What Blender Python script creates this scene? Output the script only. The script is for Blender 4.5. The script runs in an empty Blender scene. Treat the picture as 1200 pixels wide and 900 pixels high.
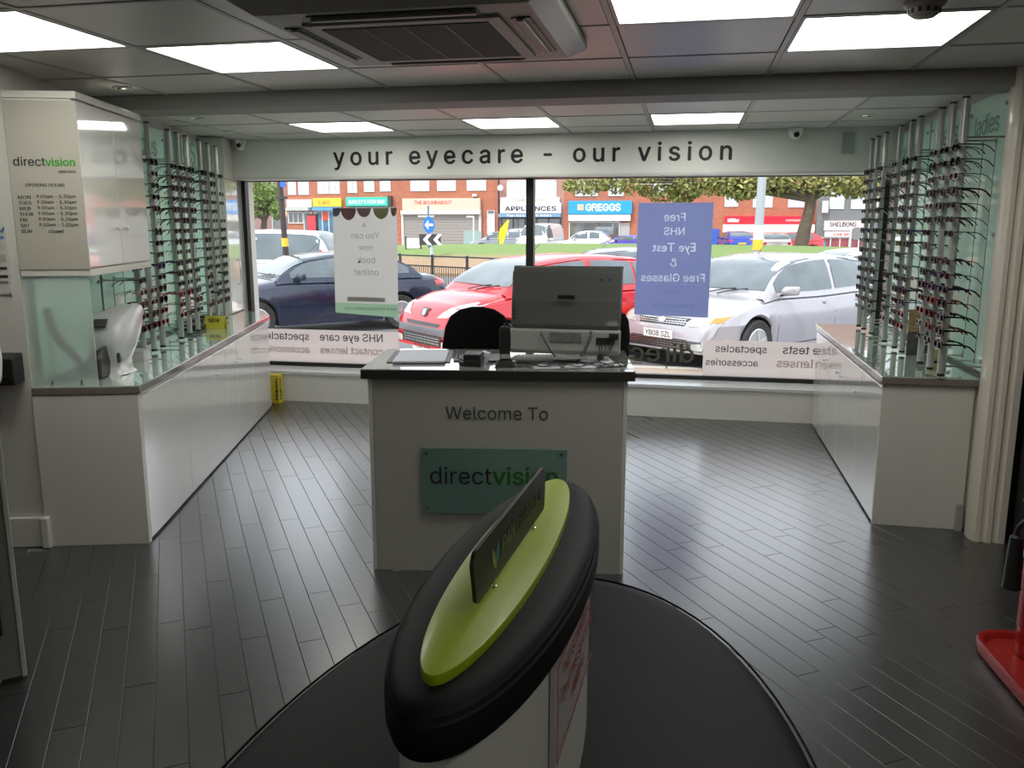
import bpy, bmesh, math, random, os
from mathutils import Vector, Matrix
from mathutils.bvhtree import BVHTree
C = bpy.context.scene.collection
PI = math.pi
R = math.radians
random.seed(7)
S = bpy.context.scene
# ------------------------------------------------------------------ camera
CH = 1.45
PITCH = 10.647
YAW = 11.5
cd = bpy.data.cameras.new('camera'); cam = bpy.data.objects.new('camera', cd); C.objects.link(cam)
cam.location = (0, 0, CH); cam.rotation_euler = (R(90 - PITCH), 0, R(YAW))
cd.sensor_width = 36; cd.lens = 36 * 1000 / 1200; cd.clip_start = .05; cd.clip_end = 400
S.camera = cam
# ------------------------------------------------------------------ sky, sun, exposure
W = bpy.data.worlds.new('overcast_sky'); S.world = W; W.use_nodes = True
bg = W.node_tree.nodes['Background']; bg.inputs[0].default_value = (.86, .93, 1, 1); bg.inputs[1].default_value = 2.6
sd = bpy.data.lights.new('sun', 'SUN'); sun = bpy.data.objects.new('sun', sd); C.objects.link(sun)
sd.energy = 3.2; sd.angle = R(4); sd.color = (1, .93, .82); sun.rotation_euler = (R(38), 0, R(-25))
S.view_settings.view_transform = 'Standard'; S.view_settings.look = 'None'
S.view_settings.gamma = 1; S.view_settings.use_curve_mapping = False
S.view_settings.exposure = 0.0
PANEL = 8.5      # radiance of the ceiling light panels


def at(x, y, Y):
    """point seen at a photo pixel on the plane at depth Y of the street"""
    th, ps = R(PITCH), R(YAW)
    u = (x - 600) / 1000; v = (450 - y) / 1000
    d = (u, math.cos(th) + v * math.sin(th), -math.sin(th) + v * math.cos(th))
    c, s = math.cos(ps), math.sin(ps)
    w = (c * d[0] - s * d[1], s * d[0] + c * d[1], d[2])
    k = Y / w[1]
    return Vector((w[0] * k, Y, CH + w[2] * k))


# ------------------------------------------------------------------ materials
MATS = {}


def mat(name, col=(.5, .5, .5), rough=.5, metal=0, spec=.5, coat=0, cr=.04, var=0, scale=8, bump=0, bscale=60, emit=0, stretch=None, rnd=0, trans=0):
    if name in MATS: return MATS[name]
    m = bpy.data.materials.new(name); m.use_nodes = True; nt = m.node_tree; b = nt.nodes['Principled BSDF']
    c4 = (*col, 1)
    b.inputs['Base Color'].default_value = c4; b.inputs['Roughness'].default_value = rough
    b.inputs['Metallic'].default_value = metal; b.inputs['Specular IOR Level'].default_value = spec
    b.inputs['Coat Weight'].default_value = coat; b.inputs['Coat Roughness'].default_value = cr
    if trans: b.inputs['Transmission Weight'].default_value = trans
    if emit:
        b.inputs['Emission Color'].default_value = c4; b.inputs['Emission Strength'].default_value = emit
    tc = nt.nodes.new('ShaderNodeTexCoord'); mp = nt.nodes.new('ShaderNodeMapping')
    nt.links.new(tc.outputs['Object'], mp.inputs[0])
    if stretch: mp.inputs['Scale'].default_value = stretch
    if var or not emit:
        v = var or .03
        n = nt.nodes.new('ShaderNodeTexNoise'); n.inputs['Scale'].default_value = scale; n.inputs['Detail'].default_value = 4
        nt.links.new(mp.outputs[0], n.inputs['Vector'])
        mr = nt.nodes.new('ShaderNodeMapRange'); mr.inputs['To Min'].default_value = 1 - v; mr.inputs['To Max'].default_value = 1 + v
        nt.links.new(n.outputs['Fac'], mr.inputs['Value'])
        out = mr.outputs[0]
        if rnd:
            oi = nt.nodes.new('ShaderNodeObjectInfo'); m2 = nt.nodes.new('ShaderNodeMapRange')
            m2.inputs['To Min'].default_value = 1 - rnd; m2.inputs['To Max'].default_value = 1 + rnd
            nt.links.new(oi.outputs['Random'], m2.inputs['Value'])
            mu = nt.nodes.new('ShaderNodeMath'); mu.operation = 'MULTIPLY'
            nt.links.new(out, mu.inputs[0]); nt.links.new(m2.outputs[0], mu.inputs[1]); out = mu.outputs[0]
        vm = nt.nodes.new('ShaderNodeVectorMath'); vm.operation = 'SCALE'; vm.inputs[0].default_value = col
        nt.links.new(out, vm.inputs['Scale']); nt.links.new(vm.outputs[0], b.inputs['Base Color'])
    if bump:
        n = nt.nodes.new('ShaderNodeTexNoise'); n.inputs['Scale'].default_value = bscale; n.inputs['Detail'].default_value = 5
        nt.links.new(mp.outputs[0], n.inputs['Vector'])
        bp = nt.nodes.new('ShaderNodeBump'); bp.inputs['Strength'].default_value = bump; bp.inputs['Distance'].default_value = .002
        nt.links.new(n.outputs['Fac'], bp.inputs['Height']); nt.links.new(bp.outputs[0], b.inputs['Normal'])
    MATS[name] = m
    return m


def brickmat(name, c1, c2, mortar, sc):
    m = bpy.data.materials.new(name); m.use_nodes = True; nt = m.node_tree; b = nt.nodes['Principled BSDF']
    tc = nt.nodes.new('ShaderNodeTexCoord'); mp = nt.nodes.new('ShaderNodeMapping'); mp.inputs['Rotation'].default_value = (R(90), 0, 0)
    br = nt.nodes.new('ShaderNodeTexBrick'); br.inputs['Color1'].default_value = (*c1, 1); br.inputs['Color2'].default_value = (*c2, 1)
    br.inputs['Mortar'].default_value = (*mortar, 1); br.inputs['Scale'].default_value = sc; br.inputs['Mortar Size'].default_value = .012
    nt.links.new(tc.outputs['Object'], mp.inputs[0]); nt.links.new(mp.outputs[0], br.inputs['Vector'])
    n = nt.nodes.new('ShaderNodeTexNoise'); n.inputs['Scale'].default_value = .6; nt.links.new(tc.outputs['Object'], n.inputs['Vector'])
    mr = nt.nodes.new('ShaderNodeMapRange'); mr.inputs['To Min'].default_value = .8; mr.inputs['To Max'].default_value = 1.2
    nt.links.new(n.outputs['Fac'], mr.inputs['Value'])
    vm = nt.nodes.new('ShaderNodeVectorMath'); vm.operation = 'SCALE'
    nt.links.new(br.outputs['Color'], vm.inputs[0]); nt.links.new(mr.outputs[0], vm.inputs['Scale'])
    nt.links.new(vm.outputs[0], b.inputs['Base Color']); b.inputs['Roughness'].default_value = .9
    MATS[name] = m
    return m


def panemat(name, tint=(1, 1, 1), gl=1.0):
    m = bpy.data.materials.new(name); m.use_nodes = True; nt = m.node_tree
    out = nt.nodes['Material Output']; nt.nodes.remove(nt.nodes['Principled BSDF'])
    t = nt.nodes.new('ShaderNodeBsdfTransparent'); t.inputs[0].default_value = (*tint, 1)
    g = nt.nodes.new('ShaderNodeBsdfGlossy'); g.inputs['Roughness'].default_value = .01; g.inputs[0].default_value = (gl, gl, gl, 1)
    f = nt.nodes.new('ShaderNodeFresnel'); f.inputs[0].default_value = 1.35
    mx = nt.nodes.new('ShaderNodeMixShader'); nt.links.new(f.outputs[0], mx.inputs[0]); nt.links.new(t.outputs[0], mx.inputs[1]); nt.links.new(g.outputs[0], mx.inputs[2])
    nt.links.new(mx.outputs[0], out.inputs[0]); MATS[name] = m
    return m


def filmmat(name, col, through=.25, clear=.15, rough=.5):
    """paper or frosted film: part diffuse, part translucent, a little clear"""
    m = bpy.data.materials.new(name); m.use_nodes = True; nt = m.node_tree
    out = nt.nodes['Material Output']; nt.nodes.remove(nt.nodes['Principled BSDF'])
    d = nt.nodes.new('ShaderNodeBsdfDiffuse'); d.inputs[0].default_value = (*col, 1)
    t = nt.nodes.new('ShaderNodeBsdfTranslucent'); t.inputs[0].default_value = (*col, 1)
    c = nt.nodes.new('ShaderNodeBsdfTransparent'); c.inputs[0].default_value = (*col, 1)
    a = nt.nodes.new('ShaderNodeMixShader'); a.inputs[0].default_value = through
    nt.links.new(d.outputs[0], a.inputs[1]); nt.links.new(t.outputs[0], a.inputs[2])
    b = nt.nodes.new('ShaderNodeMixShader'); b.inputs[0].default_value = clear
    nt.links.new(a.outputs[0], b.inputs[1]); nt.links.new(c.outputs[0], b.inputs[2])
    nt.links.new(b.outputs[0], out.inputs[0]); MATS[name] = m
    return m


white_gloss = mat('white gloss laminate', (.80, .79, .75), .06, coat=1, spec=.7)
white_sat = mat('white satin laminate', (.66, .65, .58), .35, spec=.4)
white_paint = mat('white wall paint', (.6, .58, .53), .55, bump=.05)
fascia_m = mat('fascia white board', (.86, .87, .82), .4)
ceil_m = mat('ceiling tile satin', (.74, .72, .69), .32, spec=.5, var=.05, scale=3, rnd=.04)
tbar_m = mat('ceiling grid bar', (.5, .5, .48), .35)
dark_gap = mat('dark gap', (.02, .02, .02), .8)
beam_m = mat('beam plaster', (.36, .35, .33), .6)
plank_m = mat('dark floor plank', (.032, .031, .031), .28, spec=.8, coat=.65, cr=.26, var=.3, scale=9, bump=.08, bscale=40, stretch=(.5, 3, 3), rnd=.10)
grout_m = mat('floor joint filler', (.16, .16, .155), .7)
black_frame = mat('black aluminium', (.012, .012, .012), .4)
steel = mat('brushed steel', (.5, .5, .49), .28, metal=1)
chrome = mat('chrome', (.75, .75, .75), .08, metal=1)
alu = mat('satin aluminium', (.46, .46, .44), .3, metal=.15)
mint = mat('mint glass panel', (.62, .97, .81), .3, coat=.6, spec=.5, var=.04)
mint_top = mat('worktop glass', (.50, .60, .54), .04, coat=1, spec=.6)
top_edge = mat('worktop edge', (.20, .17, .15), .12, coat=.5)
desk_edge = mat('dark worktop edge', (.03, .028, .025), .3)
desk_top_m = mat('grey gloss worktop', (.35, .36, .34), .06, coat=1)
black_plastic = mat('black plastic', (.012, .012, .012), .4)
dark_plastic = mat('dark grey plastic', (.05, .05, .048), .38)
grey_plastic = mat('grey plastic', (.36, .36, .34), .45)
ac_m = mat('air conditioner plastic', (.42, .40, .37), .45)
ac_dark = mat('air conditioner filter mesh', (.06, .055, .05), .7, bump=.6, bscale=300)
leather = mat('black vinyl upholstery', (.0075, .008, .0085), .6, spec=.2, var=.2, scale=4, bump=.25, bscale=14)
fabric_black = mat('black fabric', (.006, .006, .006), .95, spec=.1)
lime = mat('lime green laminate', (.38, .50, .012), .38, coat=.1, var=.02)
paper = mat('white paper', (.75, .76, .8), .6)
red_plastic = mat('red moulded plastic', (.32, .015, .012), .3)
ink = mat('black lettering', (.01, .01, .01), .5)
ink_thin = mat('grey lettering', (.06, .06, .055), .5)
green_ink = mat('green lettering', (.03, .35, .02), .45)
yellow_card = mat('yellow card', (.75, .62, .05), .5)
light_m = mat('lit diffuser', (1, .99, .93), .5, emit=PANEL)
spot_m = mat('lit spot lamp', (1, .95, .85), .5, emit=1.5)
pane = panemat('window glass')
frosted = filmmat('frosted window film', (.93, .88, .86), .78, .2)
poster_w = filmmat('white poster paper', (.84, .83, .81), .72, .0)
poster_p = filmmat('lilac poster paper', (.52, .57, .80), .72, .0)
poster_g = filmmat('pale green poster print', (.62, .78, .64), .66, .0)
frost_glass = mat('frosted green glass', (.88, .98, .93), .38, trans=.72, spec=.3)
frost_glass.node_tree.nodes['Principled BSDF'].inputs['IOR'].default_value = 1.12
skin = mat('skin', (.45, .25, .18), .5)
white_cloth = mat('white cloth', (.6, .59, .56), .85, bump=.3, bscale=30)
trouser = mat('dark trousers', (.02, .02, .03), .85)
hair_m = mat('brown hair', (.05, .03, .02), .6)

FONT = None; FONTB = None
try:
    fp = os.path.join(bpy.utils.system_resource('DATAFILES'), 'fonts', 'Inter.woff2')
    if os.path.exists(fp): FONT = bpy.data.fonts.load(fp)
except Exception:
    FONT = None


# ------------------------------------------------------------------ mesh helpers
class MB:
    def __init__(s): s.v = []; s.f = []; s.m = []; s.cur = 0

    def add(s, vs, fs):
        o = len(s.v); s.v += [tuple(v) for v in vs]
        for f in fs: s.f.append([i + o for i in f]); s.m.append(s.cur)
        return s

    def box(s, x0, x1, y0, y1, z0, z1):
        if x0 > x1: x0, x1 = x1, x0
        if y0 > y1: y0, y1 = y1, y0
        if z0 > z1: z0, z1 = z1, z0
        return s.add([(x0, y0, z0), (x1, y0, z0), (x1, y1, z0), (x0, y1, z0), (x0, y0, z1), (x1, y0, z1), (x1, y1, z1), (x0, y1, z1)],
                     [(0, 3, 2, 1), (4, 5, 6, 7), (0, 1, 5, 4), (1, 2, 6, 5), (2, 3, 7, 6), (3, 0, 4, 7)])

    def prism(s, pts, z0, z1):
        n = len(pts)
        a = sum(pts[i][0] * pts[(i + 1) % n][1] - pts[(i + 1) % n][0] * pts[i][1] for i in range(n))
        if a < 0: pts = pts[::-1]
        vs = [(p[0], p[1], z0) for p in pts] + [(p[0], p[1], z1) for p in pts]
        fs = [tuple(range(n - 1, -1, -1)), tuple(range(n, 2 * n))] + [(i, (i + 1) % n, n + (i + 1) % n, n + i) for i in range(n)]
        return s.add(vs, fs)

    def obox(s, p, q, w, h, up=(0, 0, 1)):
        """bar from p to q, w wide, h high"""
        p, q = Vector(p), Vector(q); d = (q - p).normalized(); u = Vector(up)
        a = d.cross(u)
        if a.length < 1e-4: a = d.cross(Vector((1, 0, 0)))
        a.normalize(); b = a.cross(d).normalized(); a *= w / 2; b *= h / 2
        vs = [p - a - b, p + a - b, p + a + b, p - a + b, q - a - b, q + a - b, q + a + b, q - a + b]
        return s.add(vs, [(0, 1, 2, 3), (7, 6, 5, 4), (4, 5, 1, 0), (5, 6, 2, 1), (6, 7, 3, 2), (7, 4, 0, 3)])

    def tube(s, pts, r, n=8, caps=True):
        pts = [Vector(p) for p in pts]; rs = r if isinstance(r, (list, tuple)) else [r] * len(pts)
        o = len(s.v); prev = None
        for i, p in enumerate(pts):
            d = (pts[min(i + 1, len(pts) - 1)] - pts[max(i - 1, 0)]).normalized()
            if prev is None:
                a = d.cross(Vector((0, 0, 1)))
                if a.length < .1: a = d.cross(Vector((1, 0, 0)))
            else: a = prev - d * prev.dot(d)
            a.normalize(); prev = a; b = d.cross(a)
            for k in range(n):
                t = 2 * PI * k / n; s.v.append(tuple(p + (a * math.cos(t) + b * math.sin(t)) * rs[i]))
        for i in range(len(pts) - 1):
            for k in range(n):
                s.f.append([o + i * n + k, o + i * n + (k + 1) % n, o + (i + 1) * n + (k + 1) % n, o + (i + 1) * n + k]); s.m.append(s.cur)
        if caps:
            s.f.append([o + k for k in range(n - 1, -1, -1)]); s.m.append(s.cur)
            e = o + (len(pts) - 1) * n; s.f.append([e + k for k in range(n)]); s.m.append(s.cur)
        return s

    def rings(s, rows, closed=True, capa=True, capb=True):
        """rows: list of equally long point rings, lofted"""
        o = len(s.v); n = len(rows[0])
        for r_ in rows: s.v += [tuple(p) for p in r_]
        for i in range(len(rows) - 1):
            for k in range(n if closed else n - 1):
                s.f.append([o + i * n + k, o + i * n + (k + 1) % n, o + (i + 1) * n + (k + 1) % n, o + (i + 1) * n + k]); s.m.append(s.cur)
        if closed and capa: s.f.append([o + k for k in range(n - 1, -1, -1)]); s.m.append(s.cur)
        if closed and capb: e = o + (len(rows) - 1) * n; s.f.append([e + k for k in range(n)]); s.m.append(s.cur)
        return s

    def lathe(s, prof, c=(0, 0, 0), n=24, axis='z', a0=0):
        rows = []
        for r_, h in prof:
            ring = []
            for k in range(n):
                t = 2 * PI * k / n + a0; x, y = r_ * math.cos(t), r_ * math.sin(t)
                p = (x, y, h) if axis == 'z' else ((x, h, -y) if axis == 'y' else (h, x, y))
                ring.append((p[0] + c[0], p[1] + c[1], p[2] + c[2]))
            rows.append(ring)
        return s.rings(rows)

    def ell(s, c, rx, ry, z0, z1, n=48, p=2.0):
        pts = []
        for k in range(n):
            t = 2 * PI * k / n; a, b = math.cos(t), math.sin(t)
            pts.append((c[0] + rx * math.copysign(abs(a) ** (2 / p), a), c[1] + ry * math.copysign(abs(b) ** (2 / p), b)))
        return s.prism(pts, z0, z1)

    def build(s, name, m, parent=None, bevel=0, smooth=False, seg=2, loc=None, rotz=0, sub=0):
        me = bpy.data.meshes.new(name); me.from_pydata(s.v, [], s.f)
        ms = m if isinstance(m, (list, tuple)) else [m]
        for q in ms: me.materials.append(q)
        if len(ms) > 1:
            for i, p in enumerate(me.polygons): p.material_index = s.m[i]
        if bevel or smooth:
            b = bmesh.new(); b.from_mesh(me); bmesh.ops.recalc_face_normals(b, faces=b.faces)
            if bevel:
                es = [e for e in b.edges if len(e.link_faces) == 2 and e.calc_face_angle(0) > .6]
                bmesh.ops.bevel(b, geom=es, offset=bevel, segments=seg, affect='EDGES', profile=.5, clamp_overlap=True)
            b.to_mesh(me); b.free()
        if smooth:
            for p in me.polygons: p.use_smooth = True
            try: me.set_sharp_from_angle(angle=R(smooth if smooth > 1 else 40))
            except Exception: pass
        o = bpy.data.objects.new(name, me); C.objects.link(o)
        if parent: o.parent = parent
        if loc: o.location = loc
        o.rotation_euler.z = rotz
        if sub:
            md = o.modifiers.new('sub', 'SUBSURF'); md.levels = sub; md.render_levels = sub
        return o


def bx(x0, x1, y0, y1, z0, z1): return MB().box(x0, x1, y0, y1, z0, z1)


def thing(name, label, cat, loc=(0, 0, 0), rotz=0, group=None):
    o = bpy.data.objects.new(name, None); C.objects.link(o); o.empty_display_size = .1
    o.location = loc; o.rotation_euler = (0, 0, rotz); o['label'] = label; o['category'] = cat
    if group: o['group'] = group
    return o


def tag(o, label, cat, group=None, kind=None):
    o['label'] = label; o['category'] = cat
    if group: o['group'] = group
    if kind: o['kind'] = kind
    return o


def struct(o, label=None):
    o['kind'] = 'structure'
    if label: o['label'] = label
    return o


def text(body, width, org, xd, up, m, parent=None, name='lettering', height=None, depth=.0015, sp=1.0, bold=0, center=False, shear=0, align='LEFT', line=1.0):
    cu = bpy.data.curves.new(name, 'FONT'); cu.body = body; cu.size = 1; cu.space_character = sp; cu.space_line = line; cu.align_x = align
    if FONT: cu.font = FONT
    cu.shear = shear; cu.resolution_u = 3
    o = bpy.data.objects.new('tmp', cu); C.objects.link(o)
    dg = bpy.context.evaluated_depsgraph_get(); me = bpy.data.meshes.new_from_object(o.evaluated_get(dg))
    bpy.data.objects.remove(o); bpy.data.curves.remove(cu)
    vs = [v.co.copy() for v in me.vertices]
    x0 = min(v.x for v in vs); x1 = max(v.x for v in vs); y0 = min(v.y for v in vs); y1 = max(v.y for v in vs)
    sx = width / (x1 - x0); sy = height / (y1 - y0) if height else sx
    org, xd, up = Vector(org), Vector(xd).normalized(), Vector(up).normalized(); nr = xd.cross(up).normalized()
    base = y0 if height else 0
    cx = (x0 + x1) / 2 if center else x0
    fs = [tuple(p.vertices) for p in me.polygons]; n = len(vs)
    P = [org + xd * ((v.x - cx) * sx) + up * ((v.y - base) * sy) for v in vs]
    if bold > 0:
        d_ = bold * .55 * sx; b = MB()
        for i_, (ax_, az_) in enumerate(((-1, 0), (1, 0), (0, .8), (0, -.8), (0, 0))):
            b.add([tuple(p + xd * (ax_ * d_) + up * (az_ * d_) + nr * (depth + i_ * .00004)) for p in P], fs)
        bpy.data.meshes.remove(me)
        return b.build(name, m, parent)
    b = MB(); b.add([tuple(p + nr * depth) for p in P], fs)
    ec = {}
    for f in fs:
        for i in range(len(f)):
            e = (f[i], f[(i + 1) % len(f)]); ec[e] = ec.get(e, 0) + 1
    if depth > .001:
        b.add([tuple(p) for p in P], [])
        for e in ec:
            if (e[1], e[0]) not in ec: b.f.append([e[1], e[0], n + e[0], n + e[1]]); b.m.append(0)
    bpy.data.meshes.remove(me)
    return b.build(name, m, parent)


def wirepart(pts, r, name, m, parent=None, n=6):
    return MB().tube(pts, r, n).build(name, m, parent, smooth=True)


def cat_curve(pts, n=6):
    """smooth polyline through points"""
    P = [Vector(p) for p in pts]; out = []
    for i in range(len(P) - 1):
        a, b, c, d = P[max(i - 1, 0)], P[i], P[i + 1], P[min(i + 2, len(P) - 1)]
        for k in range(n):
            t = k / n
            out.append(.5 * ((2 * b) + (c - a) * t + (2 * a - 5 * b + 4 * c - d) * t * t + (3 * b - a - 3 * c + d) * t ** 3))
    out.append(P[-1]); return out


X3, Y3, Z3 = (1, 0, 0), (0, 1, 0), (0, 0, 1)
LC = (-2.388, 3.343, 0); LROT = R(106.44)                  # left wall unit frame: x along the counter, y into the wall
LUv = Vector((math.cos(LROT), math.sin(LROT), 0)); LWv = Vector((-math.sin(LROT), math.cos(LROT), 0))


def LP(u, w, z=0): return Vector(LC) + LUv * u + LWv * w + Vector((0, 0, z))


# ================================================================== STRUCTURE
CZ = 2.10
fl = bx(-4.6, 2.9, -3.2, 6.72, -.12, -.006).build('floor', grout_m); struct(fl, 'dark plank floor running diagonally across the shop')
# planks, laid 33 degrees off the shop front
PA = R(123.1); pdx = Vector((math.cos(PA), math.sin(PA))); pdy = Vector((-math.sin(PA), math.cos(PA)))
PW, PLN = .0925, .92
pb = MB(); g = .0008; c_ = .001
x0, x1, y0, y1 = -PLN / 2 + g, PLN / 2 - g, -PW / 2 + g, PW / 2 - g
pb.add([(x0, y0, -.006), (x1, y0, -.006), (x1, y1, -.006), (x0, y1, -.006), (x0, y0, -c_), (x1, y0, -c_), (x1, y1, -c_), (x0, y1, -c_),
        (x0 + c_, y0 + c_, 0), (x1 - c_, y0 + c_, 0), (x1 - c_, y1 - c_, 0), (x0 + c_, y1 - c_, 0)],
       [(0, 1, 5, 4), (1, 2, 6, 5), (2, 3, 7, 6), (3, 0, 4, 7), (4, 5, 9, 8), (5, 6, 10, 9), (6, 7, 11, 10), (7, 4, 8, 11), (8, 9, 10, 11)])
Lnorm = (LC[0], LC[1])
cands = []
rr = random.Random(3)
for j in range(-80, 80):
    off = rr.random() * PLN
    for i in range(-12, 12):
        c = pdx * (i * PLN + off) + pdy * (j * PW)
        if not (-4.2 < c.x < 2.5 and -2.7 < c.y < 6.9): continue
        d = Vector((c.x, c.y, 0)) - Vector(LC); u, w = d.dot(LUv), d.dot(LWv)
        if u > .1 and w > .42: continue
        if c.x > 1.38 and c.y > 4.3: continue
        if c.x > 1.9 or c.y > 6.85: continue
        # in view?
        ps = R(YAW); fx = c.x * math.cos(ps) + c.y * math.sin(ps); fy = -c.x * math.sin(ps) + c.y * math.cos(ps)
        dep = fy * math.cos(R(PITCH)) + CH * math.sin(R(PITCH))
        vis = False
        if dep > .3:
            px = 600 + 1000 * fx / dep; py = 450 - 1000 * (fy * math.sin(R(PITCH)) - CH * math.cos(R(PITCH))) / dep
            vis = -40 < px < 1240 and 460 < py < 930
            if 445 < px < 725 and 440 < py < 665: vis = False
            if ((c.x + .275) / .5) ** 2 + ((c.y - 1.27) / 1.0) ** 2 < 1: vis = False
            if 300 < px < 900 and py > 760: vis = False
        cands.append((not vis, c.length, c))
cands.sort(key=lambda t: (t[0], t[1]))
proto = None; rest = MB()
for k, (nv, ln, c) in enumerate(cands):
    if nv and c.y > 6.0: continue
    if k < 300 and not nv:
        if proto is None: proto = pb.build('plank', plank_m, fl); o = proto
        else: o = proto.copy(); C.objects.link(o)
        o.location = (c.x, c.y, 0); o.rotation_euler.z = PA
        if c.y + .41 > 6.5:      # cut where it runs under the window upstand
            b_ = bmesh.new(); b_.from_mesh(proto.data); inv = Matrix.Rotation(-PA, 3, 'Z')
            bmesh.ops.bisect_plane(b_, geom=list(b_.verts) + list(b_.edges) + list(b_.faces), plane_co=inv @ Vector((-c.x, 6.5 - c.y, 0)), plane_no=inv @ Vector((0, 1, 0)), clear_outer=True)
            m2 = proto.data.copy(); b_.to_mesh(m2); b_.free(); o.data = m2
            if len(m2.vertices) == 0: bpy.data.objects.remove(o)
    else:
        rest.add([tuple((pdx * v[0] + pdy * v[1] + c).to_3d() + Vector((0, 0, v[2]))) for v in pb.v], pb.f)
o = rest.build('plank', plank_m, fl); o['kind'] = 'stuff'

# ceiling: slab, grid bars and tiles
ce = bx(-4.6, 2.9, -3.2, 6.75, CZ + .03, CZ + .12).build('ceiling', dark_gap); struct(ce, 'suspended ceiling of square satin tiles in a metal grid')
GX0, GP = -.272, .595
xs = [GX0 + GP * k for k in range(-7, 6)]
rowsY = [(3.03 + .59 * k, 3.03 + .59 * (k + 1)) for k in range(-10, 1)] + [(3.62, 4.14)] + [(4.39, 4.86), (4.86, 5.45), (5.45, 6.04), (6.04, 6.45)]
lights = {(-3, (3.03, 3.62)), (-4, (2.44, 3.03)), (0, (2.44, 3.03)), (1, (3.03, 3.62)), (-4, (5.45, 6.04)), (-2, (5.45, 6.04)), (0, (5.45, 6.04)), (2, (.67, 1.26)), (-1, (-1.69, -1.1))}
tproto = {}
bar = MB()


lit_n = [0]


def left_limit(y):   # x of the left wall at this y
    if y < 3.3: return -3.6
    t = (y - LC[1] - .455 * LWv.y) / LUv.y
    return LC[0] + LUv.x * t + .455 * LWv.x


for (ya, yb) in rowsY:
    for k in range(-6, 5):
        xa, xb = GX0 + GP * (k), GX0 + GP * (k + 1)
        xl = left_limit(ya) - .02
        if xb < xl: continue
        if xa > 2.4: continue
        if ya > 4.1 and xa > 1.41: continue
        xb_ = min(xb, 1.41) if ya > 4.1 else xb
        key = (k, (round(ya, 2), round(yb, 2)))
        lit = any(abs(key[1][0] - q[1][0]) < .03 and q[0] + 1 == k + 1 and q[0] == k for q in lights)
        w, h = xb_ - xa, yb - ya
        if lit:
            n_ = {(-3, 3.03): 'square ceiling light panel left of the air conditioner', (-4, 2.44): 'square ceiling light panel in the top left corner of the view',
                  (0, 2.44): 'square ceiling light panel right of the air conditioner, cut by the top of the view', (1, 3.03): 'square ceiling light panel beside the smoke detector',
                  (-4, 5.45): 'leftmost small ceiling light panel near the window fascia', (-2, 5.45): 'middle ceiling light panel above the word eyecare', (0, 5.45): 'rightmost far ceiling light panel above the word vision'}
            lab = None
            for q in n_:
                if q[0] == k and abs(q[1] - ya) < .03: lab = n_[q]
            t = thing('ceiling_light', lab or 'square ceiling light panel out of view behind the camera, row at %.1f metres' % ya, 'ceiling light', ((xa + xb_) / 2, (ya + yb) / 2, CZ), 0, 'ceiling light panels')
            if not lab: t['label'] = 'ceiling light panel behind the viewer, ' + ['farthest back near the middle', 'on the left side', 'on the right side', 'extra'][lit_n[0]]; lit_n[0] += 1
            hw, hh = w / 2 - .012, h / 2 - .012
            fr = MB().box(-hw, hw, -hh, -hh + .012, -.001, .03).box(-hw, hw, hh - .012, hh, -.001, .03).box(-hw, -hw + .012, -hh + .012, hh - .012, -.001, .03).box(hw - .012, hw, -hh + .012, hh - .012, -.001, .03)
            fr.build('frame', tbar_m, t)
            bx(-hw + .012, hw - .012, -hh + .012, hh - .012, .004, .02).build('diffuser', light_m, t)
        else:
            kk = (round(w, 3), round(h, 3))
            if kk not in tproto:
                tproto[kk] = bx(-w / 2 + .012, w / 2 - .012, -h / 2 + .012, h / 2 - .012, .002, .02).build('tile', ceil_m, ce, bevel=.002, seg=1)
                o = tproto[kk]
            else: o = tproto[kk].copy(); C.objects.link(o)
            o.location = ((xa + xb_) / 2, (ya + yb) / 2, CZ + rr.uniform(-.001, .001))
for k in range(-6, 6):
    x = GX0 + GP * k
    if x > 2.4: break
    ye = 6.45 if x < 1.41 else 4.1
    t0 = -3.2
    if x > -3.3: bar = MB().box(x - .0095, x + .0095, t0, min(4.14, ye), CZ - .001, CZ + .03)
    else: bar = MB().box(x - .0095, x + .0095, t0, 3.2, CZ - .001, CZ + .03)
    bar.build('grid_bar', tbar_m, ce)
    if x < 1.41 and x > -3.5:
        ys = 4.39 if x > -3.1 else 4.86 + (-3.1 - x) * 2
        MB().box(x - .0095, x + .0095, ys, 6.45, CZ - .001, CZ + .03).build('grid_bar', tbar_m, ce)
for (ya, yb) in rowsY:
    xl = left_limit(ya)
    bx(xl, 1.41 if ya > 4.1 else 2.4, ya - .0075, ya + .0075, CZ - .0005, CZ + .03).build('grid_bar', tbar_m, ce)
# dropped beam across the ceiling
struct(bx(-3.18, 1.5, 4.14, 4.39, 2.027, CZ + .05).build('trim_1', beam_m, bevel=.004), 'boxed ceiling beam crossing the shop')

# left walls (rotated unit): wall behind the racks, wall facing the viewer
w_ = bx(.121, 3.6, .455, .56, -.05, CZ + .06).build('wall_left', white_paint, loc=LC, rotz=LROT); struct(w_, 'white left wall behind the spectacle racks')
w_ = bx(0, .12, .455, 1.75, -.05, CZ + .06).build('wall_left_return', white_paint, loc=LC, rotz=LROT); struct(w_)
w_.name = 'wall_front_left'
struct(bx(-4.65, -4.55, -3.2, 3.2, -.05, CZ + .06).build('wall_left', white_paint))
struct(bx(-4.6, 2.9, -3.3, -3.2, -.05, CZ + .06).build('wall_back', white_paint))
struct(bx(1.41, 1.5, 4.2, 6.75, -.05, CZ + .06).build('wall_right', white_paint), 'white right wall behind the mint panels')
struct(bx(1.5, 2.9, 4.2, 4.32, -.05, CZ + .06).build('wall_right_return', mat('unlit doorway dark', (.02, .02, .02), .8))).name = 'wall_far_right'  # near-black colour stands in for the darkness of the doorway
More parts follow.
